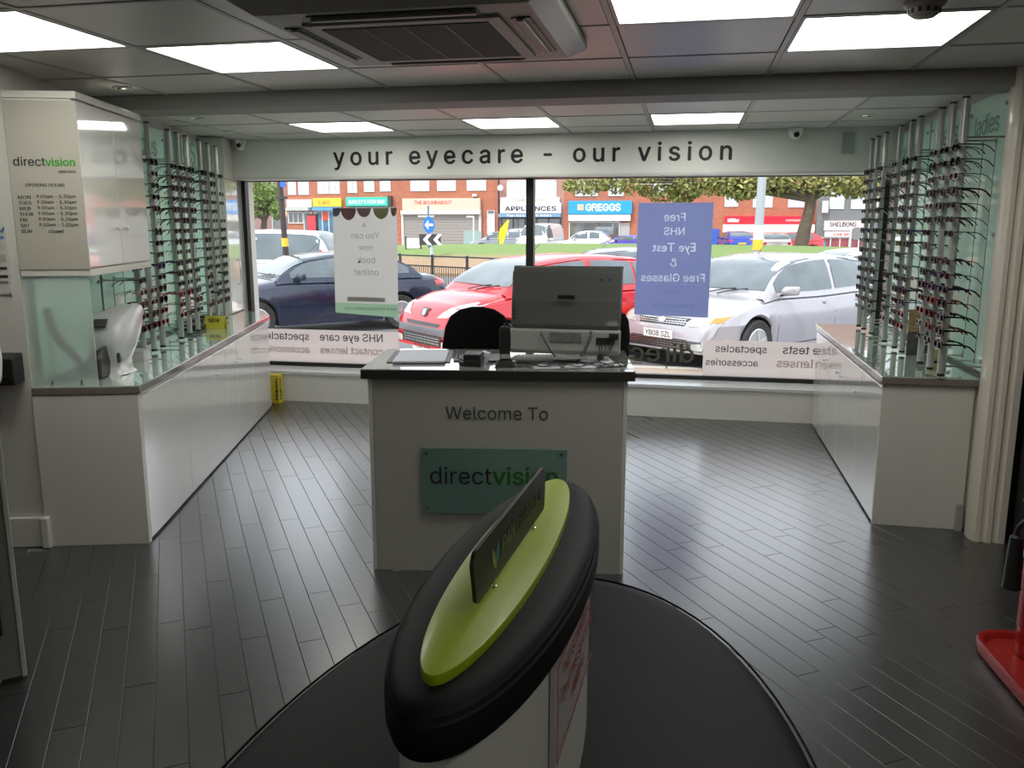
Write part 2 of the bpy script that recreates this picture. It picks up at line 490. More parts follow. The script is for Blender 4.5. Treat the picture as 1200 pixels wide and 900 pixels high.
struct(bx(2.8, 2.9, -3.2, 4.2, -.05, CZ + .06).build('wall_right', mat('unlit room dark', (.03, .03, .03), .8)))  # encloses the dark room, its lack of light put into the colour
# skirting on the left
sk = MB().box(-.022, 0, .466, 1.7, 0, .14).box(-.045, -.0, .428, .462, 0, .142)
struct(sk.build('baseboard_left', white_sat, loc=LC, rotz=LROT, bevel=.004), 'white skirting block beside the left counter')
# fluted pilaster on the right
pl = MB()
prof = [(1.335, 4.2), (1.335, 4.14), (1.352, 4.105), (1.372, 4.105), (1.378, 4.115), (1.392, 4.115), (1.398, 4.10), (1.418, 4.10), (1.424, 4.112), (1.442, 4.112), (1.448, 4.10), (1.478, 4.105), (1.478, 4.2)]
pl.prism(prof, 0, CZ)
struct(pl.build('trim_2', mat('cream gloss paint', (.74, .68, .58), .25, coat=.3, bump=.08, bscale=8), smooth=30), 'cream fluted pilaster at the end of the right counter')
# black panel right of it, the dark open doorway's shade put into its colour
d_ = bx(1.50, 1.54, 3.05, 4.09, 0, CZ - .02).build('doorway_shade_1', mat('black door paint', (.006, .006, .006), .5), bevel=.004); struct(d_, 'black panel standing in for the dark open doorway at the right edge')
MB().tube([(1.49, 3.95, 1.02), (1.45, 3.95, 1.02), (1.45, 3.85, 1.02)], .009).build('door_handle', dark_plastic, d_, smooth=True)

# shop-front: sill upstand, shelf, fascia, window
struct(bx(-3.62, 1.41, 6.45, 6.56, 0, .225).build('wall_front', mat('white upstand', (.84, .83, .78), .3)), 'low white upstand under the shop window')
struct(bx(-3.7, 1.41, 6.56, 6.86, -.5, .225).build('wall_front', white_sat))
struct(bx(-3.66, 1.41, 6.435, 6.76, .225, .252).build('trim_3', mat('white sill board', (.72, .74, .76), .25), bevel=.004), 'white window sill board')
fas = bx(-3.62, 1.41, 6.45, 6.74, 1.797, CZ + .06).build('wall_front_fascia', fascia_m); fas.name = 'trim_4'; struct(fas, 'pale grey fascia board above the window, lettered your eyecare - our vision')
bx(-3.62, 1.41, 6.442, 6.452, 1.795, 1.812).build('edge_strip', mat('pale edge strip', (.72, .72, .68), .4), fas)
text('your eyecare - our vision', 3.01, (-2.73, 6.449, 1.898), X3, Z3, ink, fas, sp=1.32, bold=.03, depth=.003)
struct(bx(-4.1, 1.8, 6.76, 7.0, 1.83, 2.6).build('wall_front', white_paint))
struct(bx(-4.3, -3.67, 6.60, 6.9, -.5, 2.1).build('wall_front', white_paint))
struct(bx(1.41, 1.8, 6.75, 6.9, -.5, 2.1).build('wall_front', white_paint))
wf = MB().box(-3.67, 1.41, 6.70, 6.76, 1.79, 1.83).box(-3.67, 1.41, 6.70, 6.76, .252, .285).box(-3.67, -3.635, 6.70, 6.76, .285, 1.79).box(-1.25, -1.19, 6.69, 6.77, .285, 1.79).box(1.37, 1.41, 6.70, 6.76, .285, 1.79)
wf = wf.build('window_1', black_frame, bevel=.002, seg=1); struct(wf, 'black framed shop window')
bx(-3.635, -1.25, 6.726, 6.732, .285, 1.79).build('pane', pane, wf)
bx(-1.19, 1.37, 6.726, 6.732, .285, 1.79).build('pane', pane, wf)

# foreground left: an open door leaf
dl = thing('open_door', 'white-edged door panel cut by the left edge of the view', 'door', (-2.075, 2.19, 0), R(183))
bx(0, .8, -.02, .02, .012, 1.98).build('leaf', mat('door leaf grey', (.26, .25, .22), .4), dl)
bx(-.014, 0, -.024, .024, .008, 1.985).build('edge_trim', mat('white door edge', (.62, .62, .56), .4), dl, bevel=.002)
bx(.03, .5, .0205, .026, .34, 1.7).build('glazing', mat('brown tinted glass', (.07, .04, .035), .1), dl)
bx(.04, .30, .027, .05, .17, .42).build('kick_box', black_plastic, dl, bevel=.006)
dl.rotation_euler.z = R(223)

# ================================================================== LEFT UNIT
def knob(parent, x, y, z, dy=-1):
    MB().lathe([(.0045, 0), (.0045, .008), (.009, .011), (.009, .018), (.004, .021)], n=12, axis='y').build('knob', chrome, parent, smooth=True, loc=(x, y, z), rotz=PI if dy < 0 else 0)


def base_unit(label, x0, x1, knobx, frame_loc, rot, flip, depth, group, end=False, z1=.70):
    """one cabinet: front plane at y=0, carcass going into the wall side (flip=+1: +y)"""
    t = thing('base_cabinet', label, 'cabinet', tuple(Vector(frame_loc) + Vector((math.cos(rot) * x0, math.sin(rot) * x0, 0))), rot, group)
    w = x1 - x0
    bx(0, w, flip * .018, flip * depth, .0, z1).build('carcass', white_sat, t)
    d = bx(.0015, w - .0015, 0, flip * .0175, .012, z1 - .018).build('door', white_gloss, t, bevel=.0012, seg=1)
    for kx in knobx:
        knob(d, kx - x0, 0, .555, -flip)
    return t


seamsL = [(.018, .70, []), (.70, 1.28, []), (1.28, 1.58, [1.322]), (1.58, 1.875, [1.81]), (1.875, 2.37, [1.94]), (2.37, 2.97, [2.43])]
ordw = ['first', 'second', 'third', 'fourth', 'fifth', 'sixth', 'seventh', 'eighth', 'ninth', 'tenth', 'eleventh', 'twelfth', 'thirteenth', 'fourteenth', 'fifteenth', 'sixteenth']
for i, (a, b, kn) in enumerate(seamsL):
    base_unit('white gloss cabinet under the left worktop, %s from the near end' % ordw[i], a, b, kn, LC, LROT, 1, .45, 'white gloss cabinets under the left worktop')
t = thing('end_panel', 'plain off-white end panel closing the near end of the left counter', 'panel', LC, LROT)
bx(-.018, 0, .0, .452, .0, .70).build('board', white_sat, t, bevel=.001, seg=1)
bx(0, .018, .0, .03, .0, .70).build('corner_strip', white_sat, t)
t = thing('worktop', 'glossy green-white glass worktop along the left wall with a dark polished edge', 'worktop', LC, LROT)
MB().prism([(-.022, -.012), (3.0, -.012), (3.40, .28), (3.40, .45), (-.022, .45)], .704, .736).build('slab', top_edge, t, bevel=.002, seg=1)
MB().prism([(-.020, -.010), (2.998, -.010), (3.398, .28), (3.398, .45), (-.020, .45)], .7365, .741).build('glass_top', mint_top, t)

t = thing('wall_cabinet', 'tall white upper cabinet on the left lettered with the opening hours', 'cabinet', tuple(LP(0, 0, 0)), LROT)
bx(0, .80, .180, .452, 1.255, 1.965).build('carcass', white_sat, t)
bx(-.004, 0, .16, .452, 1.255, 1.957).build('side_panel', mat('ivory laminate', (.46, .44, .37), .35), t)
bx(-.006, .80, .155, .452, 1.965, 1.995).build('cornice', white_sat, t, bevel=.002)
bx(-.0, .80, .158, .452, 1.225, 1.255).build('bottom_board', white_sat, t, bevel=.002)
for a, b, kx in ((.004, .40, .345), (.404, .797, .455)):
    d = bx(a, b, .160, .178, 1.262, 1.957).build('door', white_gloss, t, bevel=.0012, seg=1)
    knob(d, kx, .16, 1.425, -1)
NW = -LUv
txp = thing('hours_lettering', 'opening hours lettering on the near side of the left upper cabinet', 'lettering')
def ltext(body, w0, w1, z, m, **k):
    return text(body, w0 - w1, LP(-.0045, w0, z), -LWv, Z3, m, txp, **k)
ltext('direct', .432, .303, 1.690, ink, name='lettering')
ltext('vision', .301, .182, 1.690, green_ink, bold=.03)
ltext('opticians', .252, .182, 1.662, ink_thin)
ltext('OPENING HOURS', .392, .233, 1.604, ink_thin)
hrs = [('MON', '9.00am - 5.30pm'), ('TUES', '9.00am - 5.30pm'), ('WED', '9.00am - 5.30pm'), ('THUR', '9.00am - 5.30pm'), ('FRI', '9.00am - 5.30pm'), ('SAT', '9.00am - 1.00pm'), ('SUN', 'closed')]
dw = [.052, .052, .048, .056, .03, .036, .043]
for i, (a, b) in enumerate(hrs):
    z = 1.553 - i * .0237
    ltext(a, .428, .428 - dw[i], z, ink_thin, height=.0145)
    if b == 'closed': ltext(b, .315, .255, z, ink_thin, height=.015)
    else: ltext(b, .352, .192, z, ink_thin, height=.018)

# frosted splash screen on the worktop
t = thing('glass_screen', 'frosted green glass screen standing at the near end of the left worktop', 'glass screen', tuple(LP(.012, 0, 0)), LROT)
bx(-.003, .003, .174, .452, .742, 1.252).build('pane', frost_glass, t, bevel=.001, seg=1)
for w_ in (.245, .37):
    for z_ in (.752, 1.235):
        MB().lathe([(.008, -.012), (.008, .012)], c=(0, 0, 0), n=12, axis='z').build('clip', chrome, t, loc=(0, w_, z_))
# things behind the frosted screen
t = thing('telephone', 'dark desk telephone blurred behind the frosted screen', 'telephone', tuple(LP(.14, .37, .741)), LROT)
MB().box(-.05, .06, -.045, .05, 0, .035).build('base', dark_plastic, t, bevel=.008)
MB().tube(cat_curve([(0, .05, .33), (0, .045, .26), (.0, .0, .17), (0, -.05, .12), (0, -.055, .08)]), [.022, .026] + [.018] * 20 + [.026, .024, .022], 10).build('handset', black_plastic, t, smooth=True)
t = thing('printer', 'dark grey card machine standing behind the frosted screen', 'machine', tuple(LP(.22, .26, .741)), LROT)
b = MB(); b.rings([[(-.07, -.05, 0), (.07, -.05, 0), (.07, .07, 0), (-.07, .07, 0)], [(-.07, -.05, .10), (.07, -.05, .10), (.07, .07, .06), (-.07, .07, .06)], [(-.03, -.045, .15), (.05, -.045, .15), (.05, .03, .07), (-.03, .03, .07)]])
b.build('body', dark_plastic, t, bevel=.01); bx(-.05, .04, .03, .045, .10, .112).build('paper_slot', grey_plastic, t)

# machine under a plastic dust cover
def drape(name, label, cat, loc, rotz, m, prof, n=28, seed=1, wob=.008):
    rg = random.Random(seed); ph = [rg.uniform(0, 6.28) for _ in range(6)]
    b = MB(); rows = []
    for (cx, cy, rx, ry, z) in prof:
        ring = []
        for k in range(n):
            t_ = 2 * PI * k / n; a, bb = math.cos(t_), math.sin(t_)
            q = 1 + wob / max(rx, .02) * (math.sin(5 * t_ + ph[0] + z * 9) + .6 * math.sin(9 * t_ + ph[1] - z * 21) + .4 * math.sin(14 * t_ + ph[2] + z * 40))
            e = 2 / 3.2
            ring.append((cx + rx * q * math.copysign(abs(a) ** e, a), cy + ry * q * math.copysign(abs(bb) ** e, bb), z + .004 * math.sin(3 * t_ + ph[3])))
        rows.append(ring)
    b.rings(rows)
    t = thing(name, label, cat, loc, rotz)
    b.build('cover', m, t, smooth=80)
    return t
plast = mat('milky plastic sheet', (.62, .62, .62), .28, coat=.5, bump=.5, bscale=18, var=.1, scale=14)
t = drape('covered_machine', 'small optical machine under a creased milky plastic dust cover on the left worktop', 'covered machine', tuple(LP(.34, .245, .741)), LROT, plast,
          [(.0, -.015, .105, .095, .0), (0, -.01, .09, .08, .02), (0, -.02, .075, .075, .07), (0, -.02, .10, .10, .13), (.03, -.015, .13, .112, .19), (.07, -.01, .145, .115, .235), (.11, -.03, .12, .095, .275), (.15, -.06, .075, .055, .305), (.17, -.07, .03, .02, .315)], wob=.005)
for (u_, w__, z_, a_) in ((-.065, .0, .245, .4), (.085, -.03, .292, .25)):
    bx(-.035, .035, -.03, .03, 0, .006).build('dark_panel', dark_plastic, t, loc=(u_, w__, z_)).rotation_euler = (0, -a_, .2)
bx(-.09, .0, -.085, -.07, .06, .11).build('dark_opening', dark_plastic, t, bevel=.006)
t = thing('small_box', 'small white carton lying on the left worktop behind the covered machine', 'box', tuple(LP(.72, .245, .741)), LROT + .1)
bx(-.06, .06, -.05, .05, 0, .055).build('carton', mat('white card', (.6, .57, .54), .6), t, bevel=.001, seg=1)
bx(-.061, .061, -.051, .051, .04, .057).build('lid', mat('grey white card', (.52, .5, .48), .6), t)
t = thing('display_tray', 'black display tray near the far end of the left worktop', 'tray', tuple(LP(2.3, .31, .741)), LROT)
bx(-.30, .30, -.06, .09, 0, .012).build('base', black_plastic, t, bevel=.003)
b = MB(); b.box(-.30, .30, .07, .09, .012, .05).box(-.30, .30, -.06, -.05, .012, .03).box(-.30, -.28, -.05, .07, .012, .05).box(.28, .30, -.05, .07, .012, .05); b.build('rim', black_plastic, t)
t = thing('price_card', 'yellow folded price card leaning on the black tray, left worktop', 'card', tuple(LP(2.12, .19, .741)), LROT - PI / 2 - .25)
b = MB(); b.add([(-.075, -.02, 0), (.075, -.02, 0), (.075, .01, .085), (-.075, .01, .085), (-.075, -.018, 0), (.075, -.018, 0), (.075, .012, .085), (-.075, .012, .085)], [(0, 1, 2, 3), (7, 6, 5, 4), (0, 4, 5, 1), (1, 5, 6, 2), (2, 6, 7, 3), (3, 7, 4, 0)])
b.build('front_leaf', yellow_card, t)
b = MB(); b.add([(-.075, .04, 0), (.075, .04, 0), (.075, .012, .085), (-.075, .012, .085), (-.075, .042, 0), (.075, .042, 0), (.075, .014, .085), (-.075, .014, .085)], [(3, 2, 1, 0), (4, 5, 6, 7), (0, 1, 5, 4), (1, 2, 6, 5), (2, 3, 7, 6), (3, 0, 4, 7)])
b.build('back_leaf', yellow_card, t)
text('NEW', .08, (-.04, -.009, .042), (1, 0, 0), (0, .33, .94), ink, t, bold=.03)

# cupboard at the far left, standing on the worktop
t = thing('tall_cupboard', 'white gloss cupboard between the left racks and the window, with a bow handle', 'cupboard', LC, LROT)
bx(3.02, 3.43, .30, .452, .742, 2.095).build('carcass', white_sat, t)
bx(3.024, 3.20, .278, .30, .75, 1.79).build('door', white_gloss, t, bevel=.001, seg=1)
d = bx(3.204, 3.42, .278, .30, .75, 1.79).build('door', white_gloss, t, bevel=.001, seg=1)
bx(3.02, 3.43, .276, .30, 1.795, 2.095).build('top_panel', white_sat, t)
MB().tube(cat_curve([(3.25, .278, .97), (3.25, .255, .975), (3.25, .25, 1.03), (3.25, .25, 1.1), (3.25, .255, 1.155), (3.25, .278, 1.16)]), .005, 8).build('bow_handle', chrome, d, smooth=True)
struct(bx(3.43, 3.75, .282, .32, -.3, 2.1).build('trim_5', white_gloss, loc=LC, rotz=LROT), 'white reveal between cupboard and window')
t = thing('sign_board', 'yellow box lettered Nikon on the floor at the far end of the left counter', 'box', (-3.235, 6.36, 0), 0)
bx(-.14, .0, -.03, .05, 0, .235).build('panel', yellow_card, t, bevel=.002)
text('Nikon', .17, (.002, -.012, .03), Z3, (0, 1, 0), ink, t, height=.035, bold=.04)
text('Nikon', .17, (-.008, -.0305, .03), Z3, (-1, 0, 0), ink, t, height=.02, bold=.04)

# plaque, black wall box
t = thing('notice_plaque', 'clear notice holder with printed certificates on the wall at the left edge', 'notice', tuple(LP(-.001, .5, 1.15)), LROT)
bx(-.006, 0, -.008, .28, 0, .30).build('holder', mat('notice sheet', (.55, .55, .5), .4), t)
for i, (z_, c_) in enumerate(((.262, (.1, .2, .35)), (.235, (.1, .25, .5)), (.19, (.5, .5, .45)), (.14, (.4, .4, .36)), (.105, (.03, .03, .03)), (.07, (.03, .03, .03)), (.045, (.2, .2, .18)))):
    bx(-.0075, -.006, .002, .25, z_, z_ + (.012 if i not in (2, 3) else .03)).build('printed_band', mat('print %d' % i, c_, .5), t)
for z_ in (.008, .285):
    MB().lathe([(.004, -.012), (.004, 0)], n=10, axis='z').build('screw', chrome, t, loc=(-.006, .0, z_))
t = thing('wall_box', 'black plastic wall box at the left edge below the plaque', 'box', tuple(LP(-.001, .478, .765)), LROT)
b = MB(); b.rings([[(-.10, .0, 0), (-.10, .16, 0), (-.10, .16, .115), (-.10, .0, .115)], [(0, 0, 0), (0, .16, 0), (0, .16, .13), (0, 0, .13)]])
b.build('body', black_plastic, t, bevel=.006); bx(-.104, -.10, .02, .14, .03, .08).build('window', mat('dark acrylic', (.02, .02, .02), .1), t)

# ================================================================== RIGHT UNIT
RF = (.935, 0, 0)
seamsR = [(4.282, 4.80, []), (4.80, 5.37, [4.83, 5.30]), (5.37, 5.87, [5.44]), (5.87, 6.43, [5.95])]
for i, (a, b, kn) in enumerate(seamsR):
    base_unit('white gloss cabinet under the right worktop, %s from the near end' % ordw[i], a, b, kn, RF, PI / 2, -1, .47, 'white gloss cabinets under the right worktop')
t = thing('end_panel', 'grey-white end panel closing the near end of the right counter beside the pilaster', 'panel', (.935, 4.263, 0))
bx(0, .405, 0, .018, 0, .70).build('board', white_sat, t, bevel=.001, seg=1)
bx(.37, .40, -.03, -.001, 0, .13).build('plinth_block', grey_plastic, t, bevel=.003)
t = thing('worktop', 'glossy green-white glass worktop along the right wall with a brown polished edge', 'worktop', (.935, 4.263, 0))
bx(-.012, .45, -.022, 2.16, .704, .736).build('slab', top_edge, t, bevel=.002, seg=1)
bx(-.010, .45, -.020, 2.158, .7365, .741).build('glass_top', mint_top, t)
t = thing('photo_stand', 'brown and black picture card standing behind the nearest right-hand rods', 'display card', (1.25, 4.98, .741), R(8))
bx(-.055, .055, -.006, .006, .0, .13).build('lower_print', mat('dark floral print', (.09, .085, .08), .5, var=.8, scale=30), t)
bx(-.055, .055, -.006, .006, .13, .25).build('upper_print', mat('ochre print', (.38, .24, .12), .5, var=.6, scale=16), t)
bx(-.03, .03, .006, .05, 0, .008).build('foot', black_plastic, t)
t = thing('price_card', 'pale yellow price card standing among the nearest right-hand rods', 'card', (1.225, 4.50, .741), R(5))
bx(-.045, .045, -.002, .002, 0, .10).build('leaf', mat('pale yellow card', (.62, .62, .25), .5), t)
bx(-.04, .04, .002, .03, 0, .003).build('foot', paper, t)
text('NO', .045, (-.022, -.0025, .03), X3, Z3, ink, t, bold=.05)


# ================================================================== RACKS AND SPECTACLES
def panel(label, loc, rot, w, z0, z1, word, group):
    """mint glass wall panel; local x along the wall, y towards the room"""
    t = thing('display_board', label, 'display board', loc, rot, group)
    bx(0, w, 0, .008, z0, z1).build('pane', mint, t, bevel=.001, seg=1)
    for px in (.035, w - .035):
        for z_ in (z0 + .05, (z0 + z1) / 2, z1 - .06):
            MB().lathe([(.009, -.02), (.009, .016), (.006, .019)], n=12, axis='y').build('standoff', steel, t, loc=(px, .0, z_), smooth=True)
    if word: text(word, w * .6, (w * .82, .0085, z1 - .17), (-1, 0, 0), Z3, mat('etched lettering', (.22, .36, .30), .4), t)
    return t


for i, (a, b, wd) in enumerate(((4.30, 4.87, 'ladies'), (4.90, 5.58, 'mens'), (5.61, 6.40, 'designer'))):
    panel('mint glass wall panel behind the %s group of rods on the right' % ['nearest', 'middle', 'farthest'][i], (1.385, a, 0), R(90), b - a, .76, 2.04, wd, 'mint glass wall panels')
for i, (a, b, wd) in enumerate(((.06, .79, None), (.82, 1.30, 'mens'), (1.33, 2.05, 'ladies'), (2.08, 2.98, 'kids'))):
    t = panel('mint glass wall panel on the left wall, %s' % ['under the wall cabinet', 'right beside the wall cabinet', 'behind the middle group of rods', 'farthest towards the window'][i],
              tuple(LP(b, .43, 0)), LROT + PI, b - a, .76, 1.21 if i == 0 else 2.04, wd, 'mint glass wall panels')

POLES = []   # (side, index, world x, y, z0, z1)
def rack(label, side, us, tops, group):
    """three upright rods carried off the wall by short pins; local x along the wall, y towards the wall"""
    if side == 'L': loc, rot = tuple(LP(us[0], .235, 0)), LROT; sx = 1; dw_ = .195
    else: loc, rot = (1.175, us[0], 0), R(-90); sx = -1; dw_ = .205
    t = thing('spectacle_rack', label, 'spectacle rack', loc, rot, group)
    for k, u in enumerate(us):
        lx = (u - us[0]) * sx; zt = tops[k]
        p = MB().lathe([(.0145, .758), (.0155, .762), (.0155, zt - .008), (.0145, zt)], c=(lx, 0, 0), n=14).build('rod', alu, t, smooth=True)
        MB().lathe([(.0162, .752), (.0162, .765)], c=(lx, 0, 0), n=14).build('end_cap', black_plastic, p)
        MB().lathe([(.0162, zt - .004), (.0162, zt + .004)], c=(lx, 0, 0), n=14).build('end_cap', black_plastic, p)
        zz = [.80, zt - .17 if zt > 1.5 else zt - .06]
        for z_ in zz:
            b = MB().tube([(lx, 0, z_), (lx, dw_ - .008, z_)], .0045, 8); b.lathe([(.012, dw_ - .016), (.012, dw_ - .009)], c=(lx, 0, z_), n=12, axis='y')
            b.build('wall_pin', steel, t, smooth=True)
        MB().tube([(lx - .07 * sx, dw_ - .03, zz[0]), (lx - .07 * sx, dw_ - .03, zz[1])], .0016, 5).build('cable', dark_plastic, t)
        pg = None
        for r_ in range(15):
            z_ = 1.785 - r_ * .0632
            if z_ < zt - .04 and z_ > .8:
                if pg is None: pg = bx(-.004, .004, -.030, -.012, -.010, -.006).build('peg', grey_plastic, t); o = pg
                else: o = pg.copy(); C.objects.link(o)
                o.location = (lx, 0, z_)
        v = Matrix.Rotation(rot, 3, 'Z') @ Vector((lx, 0, 0)) + Vector(loc)
        POLES.append((side, u, v.x, v.y, zt))
    return t


rack('three left rods nearest the viewer, two cut short under the cabinet', 'L', [.81, .98, 1.135], [1.215, 1.215, 1.995], 'spectacle racks')
rack('middle group of three tall spectacle rods on the left wall', 'L', [1.50, 1.68, 1.87], [1.995] * 3, 'spectacle racks')
rack('farthest group of three spectacle rods on the left, beside the white cupboard', 'L', [2.18, 2.40, 2.62], [1.995] * 3, 'spectacle racks')
rack('group of three spectacle rods nearest the pilaster on the right', 'R', [4.235, 4.42, 4.60], [1.995] * 3, 'spectacle racks')
rack('middle group of three spectacle rods on the right wall', 'R', [4.98, 5.16, 5.42], [2.0] * 3, 'spectacle racks')
rack('farthest group of three spectacle rods on the right, nearest the window', 'R', [5.80, 6.04, 6.22], [2.0] * 3, 'spectacle racks')

lens_m = panemat('clear demo lens', (.93, .95, .95), .12)
fcols = {'black': mat('black frame', (.01, .01, .01), .25), 'dark brown': mat('brown tortoise frame', (.035, .018, .012), .3, var=.5, scale=60), 'gunmetal': mat('gunmetal frame', (.08, .08, .085), .3, metal=.8),
         'silver': mat('silver frame', (.55, .55, .55), .2, metal=1), 'dark blue': mat('blue frame', (.01, .02, .12), .25), 'red': mat('red frame', (.22, .03, .03), .3), 'pink': mat('pink frame', (.42, .20, .19), .35)}


def ringpath(cx, rx, rz, p=3.2, n=14):
    out = []
    for k in range(n):
        t_ = 2 * PI * k / n; a, b = math.cos(t_), math.sin(t_)
        out.append((cx + rx * math.copysign(abs(a) ** (2 / p), a), rz * math.copysign(abs(b) ** (2 / p), b)))
    return out


def specs_mesh(kind, fm, split):
    thick = {'thick': .0030, 'thin': .0016, 'round': .0018}[kind]
    rz = {'thick': .0165, 'thin': .0135, 'round': .019}[kind]; p = 2.2 if kind == 'round' else 3.4
    b = MB()
    for s in (-1, 1):
        pts = ringpath(s * .034, .027, rz, p)
        rows = []
        for (x, z) in pts + pts[:1]:
            dx_, dz_ = x - s * .034, z; l_ = math.hypot(dx_, dz_); ux, uz = dx_ / l_, dz_ / l_; k = thick
            rows.append([(x - ux * k, -k, z - uz * k), (x + ux * k, -k, z + uz * k), (x + ux * k, k, z + uz * k), (x - ux * k, k, z - uz * k)])
        b.rings(rows, capa=False, capb=False)
        b.box(s * .061, s * .0665, -.002, .004, .004, .009)
    b.tube(cat_curve([(-.008, 0, .002), (-.004, -.002, .006), (.004, -.002, .006), (.008, 0, .002)], 3), thick * .8, 5)
    tm = []
    for s in (-1, 1):
        q = MB() if split else b
        path = [(s * .066, .003, .0065), (s * .067, .05, .0065), (s * .066, .095, .004), (s * .064, .118, -.006), (s * .063, .138, -.026)]
        k = thick
        hs = [k * 1.6, k * 1.3, k * 1.1, k * 1.5, k * 1.8]
        rows = []
        for (x, y, z), h in zip(path, hs): rows.append([(x - k * .5, y, z - h), (x + k * .5, y, z - h), (x + k * .5, y, z + h), (x - k * .5, y, z + h)])
        q.rings(rows)
        tm.append(q)
    l = MB() if split else b
    for s in (-1, 1):
        if not split: l.cur = 1
        pts = ringpath(s * .034, .0265, rz - .0005, p, 12); l.add([(x, 0, z) for x, z in pts] + [(x, .0012, z) for x, z in pts], [tuple(range(12)), tuple(range(23, 11, -1))])
    return b, tm, l


def specs_proto(kind, cname, split):
    b, tm, l = specs_mesh(kind, fcols[cname], split)
    o = b.build('spectacles', [fcols[cname], lens_m] if not split else fcols[cname])
    if split:
        t = bpy.data.objects.new('spectacles', None); C.objects.link(t); o.name = 'front_frame'; o.parent = t
        for q in tm: q.build('temple', fcols[cname], t)
        l.build('lens', lens_m, t)
        return t
    return o


PROT = {}
def get_specs(kind, cname, split):
    k = (kind, cname, split)
    if k not in PROT: PROT[k] = specs_proto(kind, cname, split); return PROT[k]
    s = PROT[k]; r_ = s.copy(); C.objects.link(r_)
    for ch in s.children:
        c = ch.copy(); C.objects.link(c); c.parent = r_
    return r_


gr = random.Random(11)
ordp = {('R', 4.235): 'right rod nearest the pilaster', ('R', 4.42): 'second right rod from pilaster', ('R', 4.60): 'third right rod from pilaster',
        ('R', 4.98): 'near rod, middle right group', ('R', 5.16): 'centre rod, middle right group', ('R', 5.42): 'far rod, middle right group',
        ('R', 5.80): 'near rod, farthest right group', ('R', 6.04): 'centre rod, farthest right group', ('R', 6.22): 'right rod closest to window',
        ('L', .81): 'nearest short left rod', ('L', .98): 'second short left rod', ('L', 1.135): 'tall left rod beside the cabinet',
        ('L', 1.50): 'near rod, middle left group', ('L', 1.68): 'centre rod, middle left group', ('L', 1.87): 'far rod, middle left group',
        ('L', 2.18): 'near rod, farthest left group', ('L', 2.40): 'centre rod, farthest left group', ('L', 2.62): 'left rod beside the cupboard'}
for (side, u, x, y, zt) in POLES:
    lowrow = 0
    for r_ in range(15):
        z = 1.785 - r_ * .0632
        if z > zt - .03: continue
        lowrow += 1
        if side == 'L' and u < 1.0 and z < .88: continue
        if gr.random() < .04 and (side == 'L' or r_ > 2): continue
        w_ = gr.random()
        cname = 'black' if w_ < .5 else 'gunmetal' if w_ < .68 else 'dark brown' if w_ < .80 else 'silver' if w_ < .93 else 'dark blue'
        if side == 'R' and u == 4.42 and r_ in (9, 10): cname = 'dark blue'
        if side == 'R' and u == 4.42 and r_ in (11, 13): cname = 'red'
        if side == 'L' and u == .98 and r_ in (11, 12): cname = 'pink'
        if side == 'L' and u in (1.50, 1.68) and r_ == 12: cname = 'red'
        kind = gr.choice(['thick', 'thick', 'thin', 'thin', 'round'])
        if cname in ('silver', 'gunmetal'): kind = 'thin'
        split = (side == 'R' and u < 4.7) or (side == 'L' and u < 1.2)
        o = get_specs(kind, cname, split)
        if side == 'R': o.location = (x - .0215, y, z); rz = -90
        else: v = Vector((x, y, 0)) - LWv * .0215; o.location = (v.x, v.y, z); rz = 106.44
        o.rotation_euler = (R(gr.uniform(-2, 2)), 0, R(rz + gr.uniform(-2.5, 2.5)))
        shape = {'thick': 'thick rectangular', 'thin': 'slim', 'round': 'rounded'}[kind]
        tag(o, '%s %s spectacles, %s down the %s' % (shape, cname, ordw[lowrow - 1], ordp[(side, u)]), 'spectacles', 'spectacle frames on the right wall rods' if side == 'R' else 'spectacle frames on the left wall rods')

# ================================================================== DESK
D1 = (-1.2629, 3.2476, 0); DROT = math.atan2(.1578, 1.0464); DL = 1.058
t = thing('reception_desk', 'grey-white reception desk in the middle of the shop with a dark edged top', 'desk', D1, DROT)
bx(.018, DL - .018, 0.0, .018, .0, .828).build('front_panel', mat('grey white laminate', (.44, .43, .38), .4), t)
bx(0, .0165, -.002, .54, 0, .828).build('side_panel', white_sat, t, bevel=.001, seg=1)
bx(DL - .0165, DL, -.002, .54, 0, .828).build('side_panel', white_sat, t, bevel=.001, seg=1)
bx(-.025, DL + .028, -.022, .56, .829, .866).build('top_core', desk_edge, t, bevel=.0015, seg=1)
bx(-.024, DL + .027, -.021, .559, .8663, .8695).build('top_surface', desk_top_m, t)
text('Welcome To', .42, (.318, -.0012, .662), X3, Z3, ink_thin, t)
dx = Vector((math.cos(DROT), math.sin(DROT), 0)); dy = Vector((-math.sin(DROT), math.cos(DROT), 0))
def DP(x, y, z): return Vector(D1) + dx * x + dy * y + Vector((0, 0, z))
t2 = thing('glass_sign', 'green glass name plate reading directvision on the front of the desk', 'sign', tuple(DP(.217, -.012, .262)), DROT)
bx(0, .60, -.004, .004, 0, .28).build('plate', mat('green sign glass', (.13, .24, .20), .1, coat=.5), t2, bevel=.001, seg=1)
for a in (.022, .578):
    for b_ in (.022, .258):
        MB().lathe([(.0065, -.008), (.0065, .011)], n=12, axis='y').build('standoff', dark_plastic, t2, loc=(a, 0, b_), smooth=True)
text('direct', .255, (.035, -.0045, .128), X3, Z3, ink, t2)
text('vision', .265, (.296, -.0045, .128), X3, Z3, mat('green sign lettering', (.015, .13, .01), .5), t2, bold=.03)

DT = .8695
